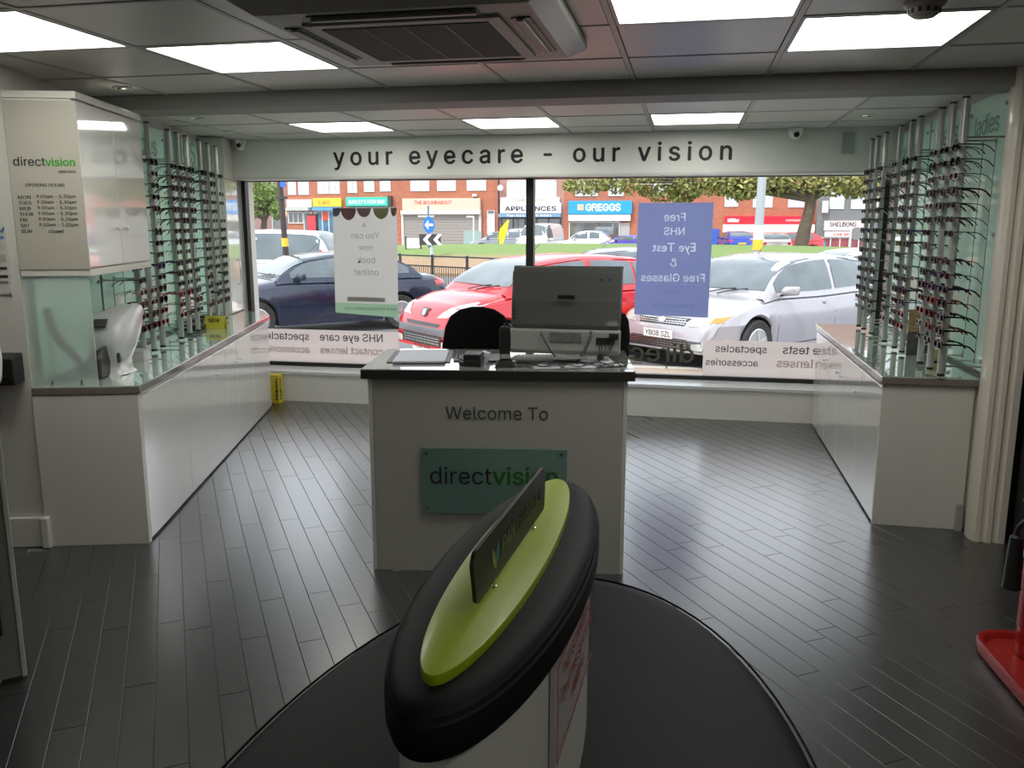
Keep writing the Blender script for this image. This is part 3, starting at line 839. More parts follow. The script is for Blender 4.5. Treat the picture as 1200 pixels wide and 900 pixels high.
# all in one computer seen from behind
t = thing('computer', 'dark grey all-in-one computer on the desk, seen from behind', 'computer', tuple(DP(.812, .33, DT)), DROT - R(9))
b = MB(); tl = .075
def mrow(z, x0, x1, th): yb = -.045 + (z / .4) * tl; return [(x0, yb - th, z), (x1, yb - th, z), (x1, yb + .012, z), (x0, yb + .012, z)]
b.rings([mrow(.128, -.232, .232, .022), mrow(.15, -.236, .236, .034), mrow(.25, -.238, .238, .036), mrow(.37, -.240, .240, .026), mrow(.395, -.236, .236, .012)])
b.build('rear_shell', mat('dark grey computer shell', (.085, .085, .078), .35, coat=.2), t, bevel=.006)
b = MB(); b.rings([mrow(.022, -.238, .238, .010), mrow(.04, -.240, .240, .026), mrow(.122, -.240, .240, .034), mrow(.130, -.236, .236, .030)])
ch = b.build('lower_shell', mat('pale grey computer shell', (.30, .30, .28), .45), t, bevel=.003)
b = MB(); b.rings([mrow(.02, -.24, .24, -.011), mrow(.398, -.24, .24, -.011)]); b.build('screen_bezel', black_plastic, t)
bx(-.03, .045, -.066, -.058, .262, .280).build('brand_badge', black_plastic, t)
bx(.15, .16, -.045, -.041, .342, .350).build('sticker', black_plastic, t); bx(.185, .20, -.045, -.041, .340, .352).build('sticker', mat('blue sticker', (.03, .08, .15), .4), t)
bx(-.06, .075, -.0665, -.062, .078, .118).build('rating_label', mat('rating label', (.14, .14, .13), .5, var=.8, scale=80), t)
bx(.14, .215, -.068, -.06, .070, .100).build('port_bay', black_plastic, t)
for i in range(5): bx(-.225, -.218, -.052, -.046, .17 + i * .018, .178 + i * .018).build('side_port', black_plastic, t)
b = MB()
b.tube(cat_curve([(-.10, -.058, .115), (-.095, -.075, .105), (-.05, -.115, .045), (-.005, -.145, .006)]), .0045, 8)
b.build('stand_leg', dark_plastic, t, smooth=True)
b = MB(); b.tube(cat_curve([(.115, -.06, .122), (.118, -.078, .11), (.10, -.11, .06), (.075, -.15, .012), (.05, -.16, .006), (-.02, -.155, .006), (-.03, -.15, .006)]), .0062, 8)
b.build('stand_leg', dark_plastic, t, smooth=True)
for i, (a, c0) in enumerate(((.15, .17), (.165, .178), (.18, .19), (.20, .20), (.21, .212))):
    MB().tube(cat_curve([(a, -.066, .085), (a + .005, -.09, .07 + .004 * i), (c0 - .01, -.11, .045), (.165, -.12, .02), (.160, -.125, .008)]), .0022, 6).build('cable', black_plastic, t, smooth=True)
MB().lathe([(.004, 0), (.014, .004), (.015, .018), (.005, .026)], n=12).build('cable_clip', black_plastic, t, loc=(.165, -.12, .012), smooth=True)
bx(.195, .235, -.08, -.055, .095, .12).build('usb_plug', black_plastic, t, bevel=.004)

def sheet(label, x, y, w, h, rot, z, m=paper, name='paper_sheet', cat='paper', th=.0012):
    t = thing(name, label, cat, tuple(DP(x, y, DT + z)), DROT + R(rot)); bx(0, w, 0, h, 0, th).build('sheet', m, t); return t
t = thing('folder', 'dark open folder lying under white paper at the left end of the desk', 'folder', tuple(DP(.05, .14, DT)), DROT + R(4))
bx(0, .27, 0, .33, 0, .004).build('cover', dark_plastic, t, bevel=.001, seg=1)
bx(.03, .25, -.03, .30, .0045, .012).build('page_block', mat('lilac white paper', (.55, .57, .66), .5), t)
t = thing('clipboard', 'black clipboard behind the card reader on the desk', 'clipboard', tuple(DP(.33, .19, DT)), DROT + R(2))
bx(0, .24, 0, .20, 0, .005).build('board', black_plastic, t, bevel=.001, seg=1); bx(.09, .15, .17, .2, .005, .013).build('clip', steel, t, bevel=.002)
t = thing('card_reader', 'black box shaped card reader near the front edge of the desk', 'card reader', tuple(DP(.385, .06, DT)), DROT - R(8))
b = MB(); b.rings([[(0, 0, 0), (.075, 0, 0), (.075, .07, 0), (0, .07, 0)], [(0, 0, .05), (.075, 0, .05), (.075, .07, .058), (0, .07, .058)]]); b.build('housing', black_plastic, t, bevel=.006)
bx(.008, .067, -.001, .001, .022, .026).build('slot', dark_plastic, t); MB().tube(cat_curve([(-.0, .03, .02), (-.03, .04, .03), (-.028, .05, .045), (0, .045, .05)]), .003, 6).build('lead', black_plastic, t, smooth=True)
bx(-.02, 0, .01, .05, 0, .018).build('foot', dark_plastic, t, bevel=.003)
t = thing('tape_roll', 'white roll of paper standing behind the card reader', 'paper roll', tuple(DP(.462, .17, DT + .024)), DROT)
MB().lathe([(.008, -.025), (.024, -.025), (.024, .025), (.008, .025)], n=24, axis='y').build('roll', paper, t, smooth=True)
MB().lathe([(.0078, -.026), (.0078, .026)], n=16, axis='y').build('core', mat('cardboard', (.3, .22, .14), .8), t)
t = thing('cordless_phone', 'black cordless phone upright in its charging base on the desk', 'phone', tuple(DP(.558, .075, DT)), DROT + R(4))
b = MB(); b.rings([[(-.042, -.035, 0), (.042, -.035, 0), (.042, .04, 0), (-.042, .04, 0)], [(-.038, -.03, .012), (.038, -.03, .012), (.038, .035, .014), (-.038, .035, .014)], [(-.026, -.014, .028), (.026, -.014, .028), (.026, .02, .032), (-.026, .02, .032)]]); b.build('charging_base', black_plastic, t, bevel=.004)
b = MB(); b.rings([[(-.021, -.008, .025), (.021, -.008, .025), (.021, .012, .025), (-.021, .012, .025)], [(-.024, -.004, .09), (.024, -.004, .09), (.024, .018, .09), (-.024, .018, .09)], [(-.023, .0, .15), (.023, .0, .15), (.023, .024, .15), (-.023, .024, .15)], [(-.018, .004, .165), (.018, .004, .165), (.018, .024, .165), (-.018, .024, .165)]])
b.build('handset', black_plastic, t, bevel=.005); bx(-.018, .018, -.011, -.006, .034, .052).build('silver_band', grey_plastic, t, bevel=.001)
MB().tube(cat_curve([(-.0, .0, .16), (0, .01, .18)]), .004, 6).build('aerial', black_plastic, t)
t = thing('keyboard', 'pale grey keyboard under the computer on the desk', 'keyboard', tuple(DP(.60, .165, DT)), DROT + R(8))
bx(0, .40, 0, .13, 0, .014).build('case', grey_plastic, t, bevel=.003)
b = MB()
for j in range(5):
    for i in range(18): b.box(.012 + i * .021, .030 + i * .021, .010 + j * .022, .028 + j * .022, .014, .019)
o = b.build('keys', mat('pale key plastic', (.5, .5, .48), .4), t)
for i, (x, y, r_) in enumerate(((.68, .02, 10), (.80, .06, -14), (.86, .20, 6), (.90, .03, 24))):
    sheet(['loose white paper left of the tangled leads', 'white paper under the computer stand', 'white paper at the back right corner of the desk', 'white paper at the front right of the desk'][i], x, y, .11 + .02 * i, .12, r_, .0004 + i * .0013)
t = thing('tangled_leads', 'thin black leads tangled on the desk in front of the computer', 'leads')
rg = random.Random(5)
for i in range(7):
    x = .50 + .06 * i; pts = []
    for k in range(7): pts.append(DP(x + k * .045 + rg.uniform(-.02, .02), .06 + rg.uniform(-.03, .08), DT + .007 + rg.uniform(0, .006)))
    MB().tube(cat_curve(pts), .0022, 5).build('lead', black_plastic, t, smooth=True)
t = thing('glasses_tray', 'slim steel tray lying across the desk below the computer', 'tray', tuple(DP(.575, .11, DT + .02)), DROT + R(7))
bx(0, .33, 0, .045, 0, .008).build('plate', mat('dull steel', (.3, .3, .29), .4, metal=.5), t, bevel=.002)


# office chairs behind the desk
def office_chair(label, x, y, rot):
    t = thing('office_chair', label, 'chair', (x, y, 0), rot, 'office chairs behind the desk')
    rows = []
    for (z, w, yy, th) in ((.56, .14, .19, .02), (.60, .175, .20, .035), (.70, .19, .215, .045), (.82, .188, .225, .045), (.92, .17, .235, .04), (.98, .14, .24, .032), (1.015, .09, .243, .02), (1.03, .03, .245, .008)):
        ring = []
        for k in range(20):
            a = 2 * PI * k / 20; ca, sa = math.cos(a), math.sin(a)
            ring.append((w * math.copysign(abs(ca) ** .7, ca), yy + th * math.copysign(abs(sa) ** .7, sa) + .05 * (ca * w / .19) ** 2 * -1, z))
        rows.append(ring)
    MB().rings(rows).build('backrest', fabric_black, t, smooth=60)
    MB().ell((0, 0), .24, .23, .42, .50, 32, 2.8).build('seat', fabric_black, t, bevel=.02, smooth=50)
    MB().obox((0, .14, .42), (0, .235, .46), .06, .02).obox((0, .245, .44), (0, .262, .66), .06, .014).build('back_bar', black_plastic, t)
    MB().lathe([(.028, .10), (.028, .26), (.02, .26), (.02, .42)], n=16).build('gas_lift', chrome, t, smooth=True)
    for k in range(5):
        a = 2 * PI * k / 5 + .3; e = (.27 * math.cos(a), .27 * math.sin(a))
        b = MB().tube([(0, 0, .10), (e[0], e[1], .07)], [.024, .014], 8).build('foot', black_plastic, t, smooth=True)
        MB().lathe([(.022, -.02), (.026, -.014), (.026, .014), (.022, .02)], c=(0, 0, 0), n=16, axis='y').build('castor', black_plastic, b, loc=(e[0], e[1], .027), rotz=a)
    for s in (-1, 1):
        b = MB().tube(cat_curve([(s * .2, .02, .44), (s * .27, .02, .47), (s * .275, .02, .62), (s * .27, .0, .665)]), .014, 8).build('arm_post', black_plastic, t, smooth=True)
        bx(s * .27 - .03, s * .27 + .03, -.12, .11, .665, .695).build('arm_pad', black_plastic, b, bevel=.012)
    return t


office_chair('black fabric office chair behind the desk, left of the computer', -1.10, 4.50, R(180 + 12))
office_chair('black office chair turned sideways behind the desk, right of the computer', -.545, 4.22, R(180 + 65))

# ================================================================== ROUND SEAT WITH BACK UNIT
SC = (-.275, 1.27)
t = thing('seating_island', 'low oval black vinyl bench around the lime-topped back unit', 'bench', (SC[0], SC[1], 0))
rows = []
for (k, z) in ((.93, .30), (.985, .305), (1.0, .325), (1.0, .37), (.99, .40), (.965, .418), (.92, .424), (.70, .427), (.4, .427), (.12, .427)):
    rows.append([(.58 * k * math.cos(2 * PI * i / 72), (1.14 - .0) * k * math.sin(2 * PI * i / 72) if True else 0, z) for i in range(72)])
MB().rings(rows).build('cushion', leather, t, smooth=60)
rows = [[(.582 * math.cos(2 * PI * i / 72), 1.143 * math.sin(2 * PI * i / 72), .398), (.586 * math.cos(2 * PI * i / 72), 1.147 * math.sin(2 * PI * i / 72), .402), (.580 * math.cos(2 * PI * i / 72), 1.141 * math.sin(2 * PI * i / 72), .406)] for i in range(73)]
MB().rings(rows, capa=False, capb=False).build('piping', leather, t, smooth=60)
MB().ell((0, 0), .53, 1.08, 0, .299, 72).build('plinth', white_sat, t, smooth=40)
BC = (-.281, 1.392); BT = R(-2.2)
t = thing('back_unit', 'tall narrow oval back unit with black padded rim and lime green top', 'backrest', (BC[0], BC[1], .428), BT)
MB().ell((0, 0), .113, .462, 0, .375, 72, 2.2).build('pedestal', white_sat, t, smooth=40)
def epad(rx, ry, z): return [(rx * math.cos(2 * PI * i / 72), ry * math.sin(2 * PI * i / 72), z) for i in range(72)]
rows = [epad(.10, .44, .378), epad(.122, .478, .368), epad(.131, .492, .373), epad(.136, .498, .388), epad(.136, .499, .405), epad(.133, .496, .422), epad(.126, .488, .436), epad(.112, .474, .444), epad(.085, .445, .447), epad(.03, .37, .447)]
MB().rings(rows).build('padded_rim', leather, t, smooth=60)
for kz, rx, ry in ((.430, .1275, .490), (.420, .1325, .4955)):
    rows = []
    for i in range(73):
        a = 2 * PI * i / 72; c, s = math.cos(a), math.sin(a)
        rows.append([(rx * c, ry * s, kz), ((rx + .0035) * c, (ry + .0035) * s, kz + .002), (rx * c, ry * s, kz + .005)])
    MB().rings(rows, capa=False, capb=False).build('piping', leather, t, smooth=60)
MB().ell((0, -.008), .068, .434, .446, .462, 80).build('lime_top', lime, t, bevel=.0015, seg=2, smooth=40)
t = thing('name_board', 'black curved-corner name board reading PAN PHARMACY standing on the lime top', 'sign', (-.272, 1.350, .8895), R(90 - 3.2))
def rc(x0, x1, z0, z1, r0, r1):
    out = []
    for (cx, cz, rr_, a0) in ((x1 - r1, z0 + r0 * .5, r0 * .5, -90), (x1 - r1, z1 - r1, r1, 0), (x0 + r1, z1 - r1, r1, 90), (x0 + r0, z0 + r0 * .6, r0 * .6, 180)):
        for k in range(7): a = R(a0 + 90 * k / 6); out.append((cx + rr_ * math.cos(a), cz + rr_ * math.sin(a)))
    return out
o2 = rc(-.238, .235, .012, .098, .03, .02)
b = MB(); n = len(o2); b.add([(x, -.003, z) for x, z in o2] + [(x, .003, z) for x, z in o2], [tuple(range(n)), tuple(range(2 * n - 1, n - 1, -1))] + [(i, n + i, n + (i + 1) % n, (i + 1) % n) for i in range(n)])
b.build('board', mat('black acrylic', (.010, .010, .009), .45), t)
for x in (-.125, .145): MB().lathe([(.005, 0), (.005, .003), (.003, .004), (.003, .016)], n=10).build('stud', chrome, t, loc=(x, -.001, 0), smooth=True)
gold = mat('pale gold lettering', (.22, .21, .12), .5)
text('PAN', .078, (-.086, -.0032, .045), X3, Z3, gold, t, height=.024, bold=.02)
text('PHARMACY', .19, (.003, -.0032, .045), X3, Z3, mat('dim gold lettering', (.12, .12, .07), .5), t, height=.022)
def leaf(cx, cz, w, h, rot, m):
    P = [(w * math.sin(PI * k / 15), -h / 2 + h * k / 15) for k in range(16)] + [(-w * math.sin(PI * k / 15), -h / 2 + h * k / 15) for k in range(14, 0, -1)]
    P = [(cx + x * math.cos(rot) - z * math.sin(rot), cz + x * math.sin(rot) + z * math.cos(rot)) for x, z in P]
    b = MB(); b.add([(x, -.0036, z) for x, z in P], [tuple(range(len(P)))]); b.build('logo_leaf', m, t)
leaf(-.132, .050, .008, .046, .45, mat('logo green', (.22, .36, .08), .5)); leaf(-.113, .052, .007, .046, -.35, mat('logo blue', (.06, .22, .28), .5))
t = thing('warning_notice', 'red lettered notice in a clear sleeve taped to the side of the back unit', 'notice', (BC[0], BC[1], 0), BT)
def ped(y, off=0):
    e = 2 / 2.2; s = min(1, abs(y / .462)); sn = s ** (1 / e); c = math.sqrt(max(0, 1 - sn * sn)); return Vector(((.113) * c ** e + off, y, 0))
b = MB(); rows = []
for k in range(9):
    y = -.20 + .40 * k / 8; p, q = ped(y, .0015), ped(y, .003)
    rows.append([(p.x, p.y, .60), (q.x, q.y, .60), (q.x, q.y, .79), (p.x, p.y, .79)])
b.rings(rows); b.build('sleeve', mat('notice paper', (.50, .46, .44), .35), t)
redink = mat('red lettering', (.42, .03, .03), .5)
for i, (s_, w_) in enumerate((('NO STANDING', .26), ('ON THE SEATING', .30), ('AREA!', .12))):
    text(s_, w_, (.1175, -w_ / 2 + .0, .735 - i * .04), Y3, Z3, redink, t, bold=.02, height=.024)
b = MB(); z0, z1, ya, yb = .612, .777, -.19, .19
for (a0, a1, c0, c1) in ((ya, yb, z0, z0 + .003), (ya, yb, z1 - .003, z1), (ya, ya + .003, z0, z1), (yb - .003, yb, z0, z1)): b.box(.1165, .117, a0, a1, c0, c1)
b.build('print_border', redink, t)

# ================================================================== EXTINGUISHER
t = thing('extinguisher_stand', 'red moulded fire extinguisher tray on the floor at the right edge', 'stand', (1.30, 2.80, 0), 0)
def rtri(r_, k):
    out = []; cs = [(-.175, .13), (.19, .16), (-.10, -.25), (.20, -.27)]
    cs = [(-.155, .115), (.20, .13), (.20, -.26), (-.09, -.19)]
    return [(x * k, y * k) for x, y in cs]
def rounded(poly, r_, n=6):
    out = []; m = len(poly)
    for i in range(m):
        p0, p1, p2 = Vector(poly[i - 1]), Vector(poly[i]), Vector(poly[(i + 1) % m]); a, b_ = (p0 - p1).normalized(), (p2 - p1).normalized()
        s, e = p1 + a * r_, p1 + b_ * r_
        for k in range(n + 1): q = k / n; out.append(s * (1 - q) ** 2 + p1 * 2 * q * (1 - q) + e * q * q)
    return out
base = [(-.275, .20), (.24, .22), (.24, -.34), (-.22, -.24)]
base = [(-.29, .26), (.28, .26), (.28, -.42), (-.235, -.42)]
rows = []
for (k, z) in ((.90, .0), (.98, .01), (1.0, .046), (.985, .056), (.955, .056), (.93, .048), (.90, .035), (.5, .035), (.1, .035)):
    rows.append([(p.x * k, p.y * k, z) for p in rounded(base, .12)])
MB().rings(rows).build('tray', red_plastic, t, smooth=50)
t = thing('fire_extinguisher', 'red fire extinguisher with black horn standing in the tray at the right edge', 'fire extinguisher', (1.196, 2.92, .036))
MB().lathe([(.055, 0), (.072, .006), (.075, .02), (.075, .39), (.068, .425), (.045, .45), (.024, .46), (.020, .475)], n=36).build('cylinder', mat('red enamel', (.4, .012, .012), .2, coat=.5), t, smooth=50)
MB().lathe([(.0756, .335), (.0756, .372)], n=36).build('label_band', black_plastic, t, smooth=50)
MB().lathe([(.0754, .10), (.0754, .29)], n=36).build('instruction_label', mat('dark red label', (.33, .012, .012), .3, var=.3, scale=70), t, smooth=50)
text('CO2', .05, (-.0765, .03, .342), (0, -1, 0), Z3, paper, t, bold=.03)
MB().lathe([(.02, .475), (.022, .51), (.01, .515)], n=16).build('valve', steel, t, smooth=50)
MB().obox((.02, 0, .51), (-.10, 0, .535), .022, .008).obox((.02, 0, .49), (-.09, 0, .495), .022, .008).build('lever', black_plastic, t)
MB().tube(cat_curve([(0, 0, .495), (-.05, -.03, .505), (-.09, -.04, .49), (-.118, -.03, .45), (-.120, -.03, .41)]), .008, 10).build('hose', black_plastic, t, smooth=True)
MB().lathe([(.012, .425), (.020, .42), (.028, .255), (.029, .245), (.024, .245), (.012, .38)], c=(-.120, -.03, 0), n=20).build('horn', black_plastic, t, smooth=50)

# ================================================================== CEILING THINGS
t = thing('air_conditioner', 'square ceiling cassette air conditioner with a dark centre grille', 'air conditioner', (-.845, 2.80, CZ), 0)
H = .46
b = MB(); b.rings([[(-H, -H, 0), (H, -H, 0), (H, H, 0), (-H, H, 0)], [(-H, -H, -.030), (H, -H, -.030), (H, H, -.030), (-H, H, -.030)], [(-.40, -.40, -.066), (.40, -.40, -.066), (.40, .40, -.066), (-.40, .40, -.066)], [(-.29, -.29, -.070), (.29, -.29, -.070), (.29, .29, -.070), (-.29, .29, -.070)]])
b.build('casing', ac_m, t, bevel=.006)
MB().box(-.30, .30, -.30, .30, -.078, -.069).build('grille_frame', ac_m, t, bevel=.004)
g_ = MB().box(-.255, .255, -.255, .255, -.0805, -.074).build('filter_grille', ac_dark, t)
b = MB()
for k in range(1, 4): b.box(-.255 + .51 * k / 4 - .002, -.255 + .51 * k / 4 + .002, -.255, .255, -.0822, -.0795)
b.build('grille_rib', dark_plastic, t)
for a in range(4):
    c, s = [(0, 1), (1, 0), (0, -1), (-1, 0)][a]
    def q(x0, x1, y0, y1, z0, z1):
        if c == 0: return bx(x0, x1, y0 * s if s > 0 else -y1, y1 * s if s > 0 else -y0, z0, z1)
        return bx(y0 if c > 0 else -y1, y1 if c > 0 else -y0, x0, x1, z0, z1)
    sl = q(-.25, .25, .322, .378, -.0715, -.058).build('air_slot', black_frame, t)
    q(-.245, .245, .338, .360, -.079, -.069).build('louvre', ac_m, sl, bevel=.002)
for i, (x, y, l) in enumerate(((-2.714, 3.865, 'round recessed ceiling spotlight above the left cabinet'), (-3.03, 5.047, 'recessed ceiling spotlight above the left racks, nearer one'), (-3.241, 5.766, 'recessed ceiling spotlight near the left camera, farther one'), (1.047, 5.745, 'recessed ceiling spotlight above the right racks'))):
    t = thing('spotlight', l, 'spotlight', (x, y, CZ), 0, 'recessed ceiling spotlights')
    MB().lathe([(.045, .004), (.045, -.004), (.036, -.006), (.030, .004)], n=24).build('bezel', chrome, t, smooth=40)
    MB().lathe([(.029, .0), (.02, -.001), (.005, -.002)], n=16).build('lamp', steel, t, smooth=40)
    ld = bpy.data.lights.new('spotlight_bulb', 'SPOT'); lo = bpy.data.objects.new('bulb', ld); C.objects.link(lo); lo.parent = t; lo.location = (0, 0, -.012)
    ld.energy = 2.5; ld.spot_size = R(80); ld.spot_blend = .6; ld.shadow_soft_size = .02; ld.color = (1, .95, .85)
t = thing('smoke_detector', 'round smoke detector on the ceiling at the top right', 'smoke detector', (.666, 2.90, CZ))
MB().lathe([(.06, 0), (.06, -.010), (.052, -.018), (.045, -.020), (.042, -.036), (.03, -.045), (.01, -.047)], n=28).build('housing', ac_m, t, smooth=40)
for k in range(12):
    a = 2 * PI * k / 12; bx(-.004, .004, .040, .0465, -.034, -.022).build('vent_slot', black_plastic, t, rotz=a)
for (x, l) in ((-3.487, 'small white dome camera at the left end of the fascia'), (.702, 'small white dome camera on the fascia right of the lettering')):
    t = thing('security_camera', l, 'security camera', (x, 6.40, 2.075), 0, 'dome cameras under the ceiling')
    MB().lathe([(.048, .025), (.05, .018), (.046, -.01), (.042, -.02)], n=24).build('mount', fascia_m, t, smooth=40)
    MB().lathe([(.042, -.02), (.040, -.03), (.030, -.046), (.012, -.053)], n=24).build('dome', fascia_m, t, smooth=60)
    MB().lathe([(.018, -.006), (.020, 0), (.014, .006)], n=16, axis='y').build('lens', black_plastic, t, loc=(.004, -.040, -.020), smooth=40)
t = thing('leaflet_holder', 'clear acrylic bracket fixed to the right end of the fascia', 'bracket', (1.06, 6.448, 1.93))
bx(-.04, .04, -.012, -.008, 0, .14).build('front_sheet', mat('clear acrylic', (.42, .47, .45), .05, coat=1), t); bx(-.04, .04, -.012, .0, -.004, 0).build('base_lip', mat('pale acrylic edge', (.6, .66, .62), .1), t)

# ================================================================== WINDOW POSTERS AND FILM
WY = 6.722
t = thing('window_poster', 'white poster on the left window pane, read backwards: You can now book online', 'poster', (0, 0, 0))
def quadpanel(P, th, m, name, par):
    b = MB(); b.add([(x, WY, z) for x, z in P] + [(x, WY - th, z) for x, z in P], [(0, 1, 2, 3), (7, 6, 5, 4), (0, 4, 5, 1), (1, 5, 6, 2), (2, 6, 7, 3), (3, 7, 4, 0)]); return b.build(name, m, par)
quadpanel([(-2.88, .80), (-2.327, .79), (-2.318, 1.582), (-2.872, 1.580)], .0012, poster_w, 'sheet', t)
quadpanel([(-2.882, .715), (-2.329, .684), (-2.327, .79), (-2.88, .80)], .0012, poster_g, 'green_band', t)
def mtext(body, xr, w, z, m, par, h=None, **k):
    """window lettering meant for the street: starts at our right and reads towards our left"""
    return text(body, w, (xr, WY - .0035, z), (-1, 0, 0), Z3, m, par, height=h, depth=.0005, **k)
def mesh_area(me): return sum(p.area for p in me.polygons)


def cut_band(corners, line, m, mi, par, th=.0012):
    """strip of sheet with letter-shaped openings and the letters let into them; seen from inside they read backwards"""
    global FONT
    keep = FONT
    for font in (keep, None):
        FONT = font
        cu = bpy.data.curves.new('sheet', 'CURVE'); cu.dimensions = '2D'; cu.fill_mode = 'BOTH'
        sp = cu.splines.new('POLY'); sp.points.add(3)
        for p_, (x, z) in zip(sp.points, corners): p_.co = (-x, z, 0, 1)
        sp.use_cyclic_u = True; la = 0; k = 1
        if line:
            body_, w, xr, z = line
            tc_ = bpy.data.curves.new('tmp', 'FONT'); tc_.body = body_; tc_.size = 1
            if FONT: tc_.font = FONT
            o = bpy.data.objects.new('tmp', tc_); C.objects.link(o); dg = bpy.context.evaluated_depsgraph_get()
            me = bpy.data.meshes.new_from_object(o.evaluated_get(dg)); x0 = min(v.co.x for v in me.vertices); x1 = max(v.co.x for v in me.vertices); k = w / (x1 - x0); la = mesh_area(me) * k * k
            c2 = o.to_curve(dg)
            for s0 in c2.splines:
                s1 = cu.splines.new('BEZIER'); s1.bezier_points.add(len(s0.bezier_points) - 1)
                for a, b_ in zip(s0.bezier_points, s1.bezier_points):
                    b_.handle_left_type = b_.handle_right_type = 'FREE'
                    for at_ in ('co', 'handle_left', 'handle_right'): c = getattr(a, at_); setattr(b_, at_, Vector((-xr + (c[0] - x0) * k, z + c[1] * k, 0)))
                s1.use_cyclic_u = True; s1.resolution_u = 3
            o.to_curve_clear(); bpy.data.objects.remove(o)
        o = bpy.data.objects.new('tmp', cu); C.objects.link(o); dg = bpy.context.evaluated_depsgraph_get()
        me = bpy.data.meshes.new_from_object(o.evaluated_get(dg)); bpy.data.objects.remove(o)
        P = corners; full = abs(sum(P[i][0] * P[(i + 1) % 4][1] - P[(i + 1) % 4][0] * P[i][1] for i in range(4))) / 2
        if abs(mesh_area(me) - (full - la)) < .012 * full or not line: break
    else: me = None
    b = MB()
    if me is None: print('cut failed', line); FONT = keep; return quadpanel(corners, th, m, 'sheet', par)
    n_ = len(me.vertices); F = [tuple(p.vertices) for p in me.polygons]
    for yy in (WY - th, WY): b.add([(-v.co.x, yy, v.co.y) for v in me.vertices], F)
    if line: text(body_, w, (xr, WY - .0004, z), (-1, 0, 0), Z3, mi, par, depth=.0004)
    FONT = keep
    return b.build('sheet', m, par)


faint = filmmat('print show-through', (.42, .42, .40), .5, .0)
for s_, w_, z_ in (('You can', .24, 1.33), ('now', .12, 1.235), ('book', .155, 1.13), ('online!', .21, 1.03)): mtext(s_, -2.60 + w_ / 2 + .005, w_, z_, faint, t)
mtext('www.eyetestbooker.com', -2.335, .46, .742, mat('green show-through', (.16, .28, .16), .7), t)
mtext('A', -2.588, .03, 1.42, mat('faint logo', (.36, .32, .36), .7), t)
quadpanel([(-2.77, .815), (-2.44, .81), (-2.44, .845), (-2.77, .85)], .002, filmmat('grey tape', (.62, .61, .59), .55, .0), 'tape_strip', t)
for i, (cx, w_, h_, c_) in enumerate(((-2.85, .05, .07, (.30, .28, .42)), (-2.735, .068, .10, (.42, .22, .24)), (-2.60, .062, .075, (.42, .26, .28)), (-2.455, .068, .09, (.46, .44, .24)), (-2.345, .028, .07, (.42, .30, .22)))):
    pts = [(cx + w_ * math.cos(PI + PI * k / 10), 1.576 + h_ * math.sin(PI + PI * k / 10)) for k in range(11)]
    b = MB(); b.add([(max(-2.871, min(-2.319, x)), WY - .0022, z) for x, z in pts] + [(max(-2.871, min(-2.319, x)), WY - .0012, z) for x, z in pts], [tuple(range(11)), tuple(range(21, 10, -1))]); b.build('balloon_print', filmmat('balloon %d' % i, tuple(min(1, v * 1.9) for v in c_), .8, 0), t)
t = thing('window_poster', 'lilac poster on the right window pane, read backwards: Free NHS Eye Test', 'poster', (0, 0, 0))

pale = filmmat('pale show-through', (.84, .87, .97), .85, .0)
def lil(z0, z1):
    f0, f1 = (z0 - .745) / .861, (z1 - .745) / .861
    return [(-.392 + .012 * f0, z0 + (.007 if z0 < .76 else 0)), (.172 + .008 * f0, z0 - (.008 if z0 < .76 else 0)), (.172 + .008 * f1, z1), (-.392 + .012 * f1, z1)]
for z0_, z1_, ln in ((1.435, 1.606, ('Free', .16, -.025, 1.47)), (1.335, 1.435, ('NHS', .155, -.0275, 1.365)), (1.19, 1.335, ('Eye Test', .325, .0575, 1.24)), (1.09, 1.19, ('&', .05, -.08, 1.125)), (.998, 1.09, ('Free Glasses', .48, .135, 1.012)), (.745, .998, None)):
    cut_band(lil(z0_, z1_), ln, poster_p, pale, t)
mtext('Subject to eligibility, ask in store for details today', .12, .44, .985, pale, t)
grp = filmmat('green show-through lilac', (.34, .48, .60), .5, .0)
mtext('£25.00', -.06, .10, .915, grp, t); mtext('Private only £20', .06, .31, .81, grp, t)
ft = mat('film lettering', (.03, .03, .035), .5); ft2 = filmmat('faint film lettering', (.72, .58, .50), .5, .1)
t = thing('frosted_band', 'frosted strip along the foot of the left pane lettered NHS eye care, spectacles', 'window film', (0, 0, 0))
quadpanel([(-3.63, .286), (-2.33, .286), (-2.33, .565), (-3.63, .565)], .001, frosted, 'film', t)
mtext('NHS eye care', -2.47, .56, .475, ft, t, bold=.01); mtext('spectacles', -3.13, .44, .475, ft, t, bold=.01)
mtext('contact lenses', -2.47, .56, .365, ft2, t, bold=.01); mtext('accessories', -3.13, .44, .365, ft2, t, bold=.01)
t = thing('frosted_band', 'frosted strip along the foot of the right pane lettered spectacles, accessories', 'window film', (0, 0, 0))
quadpanel([(.147, .286), (1.37, .286), (1.37, .565), (.147, .565)], .001, frosted, 'film', t)
mtext('spectacles', .62, .38, .475, ft, t, bold=.01); mtext('NHS eye tests', 1.30, .56, .475, ft, t, bold=.01)
mtext('accessories', .56, .39, .37, ft, t, bold=.01); mtext('contact lenses', 1.30, .60, .37, ft2, t, bold=.01)
t = thing('window_lettering', 'large olive and green directvision lettering on the glass behind the desk', 'lettering', (0, 0, 0))
mtext('direct', .075, .56, .385, mat('olive film lettering', (.09, .09, .06), .6), t, h=.145, bold=.02)
mtext('vision', -.50, .60, .385, mat('bright green film lettering', (.12, .48, .03), .6), t, h=.14, bold=.03)

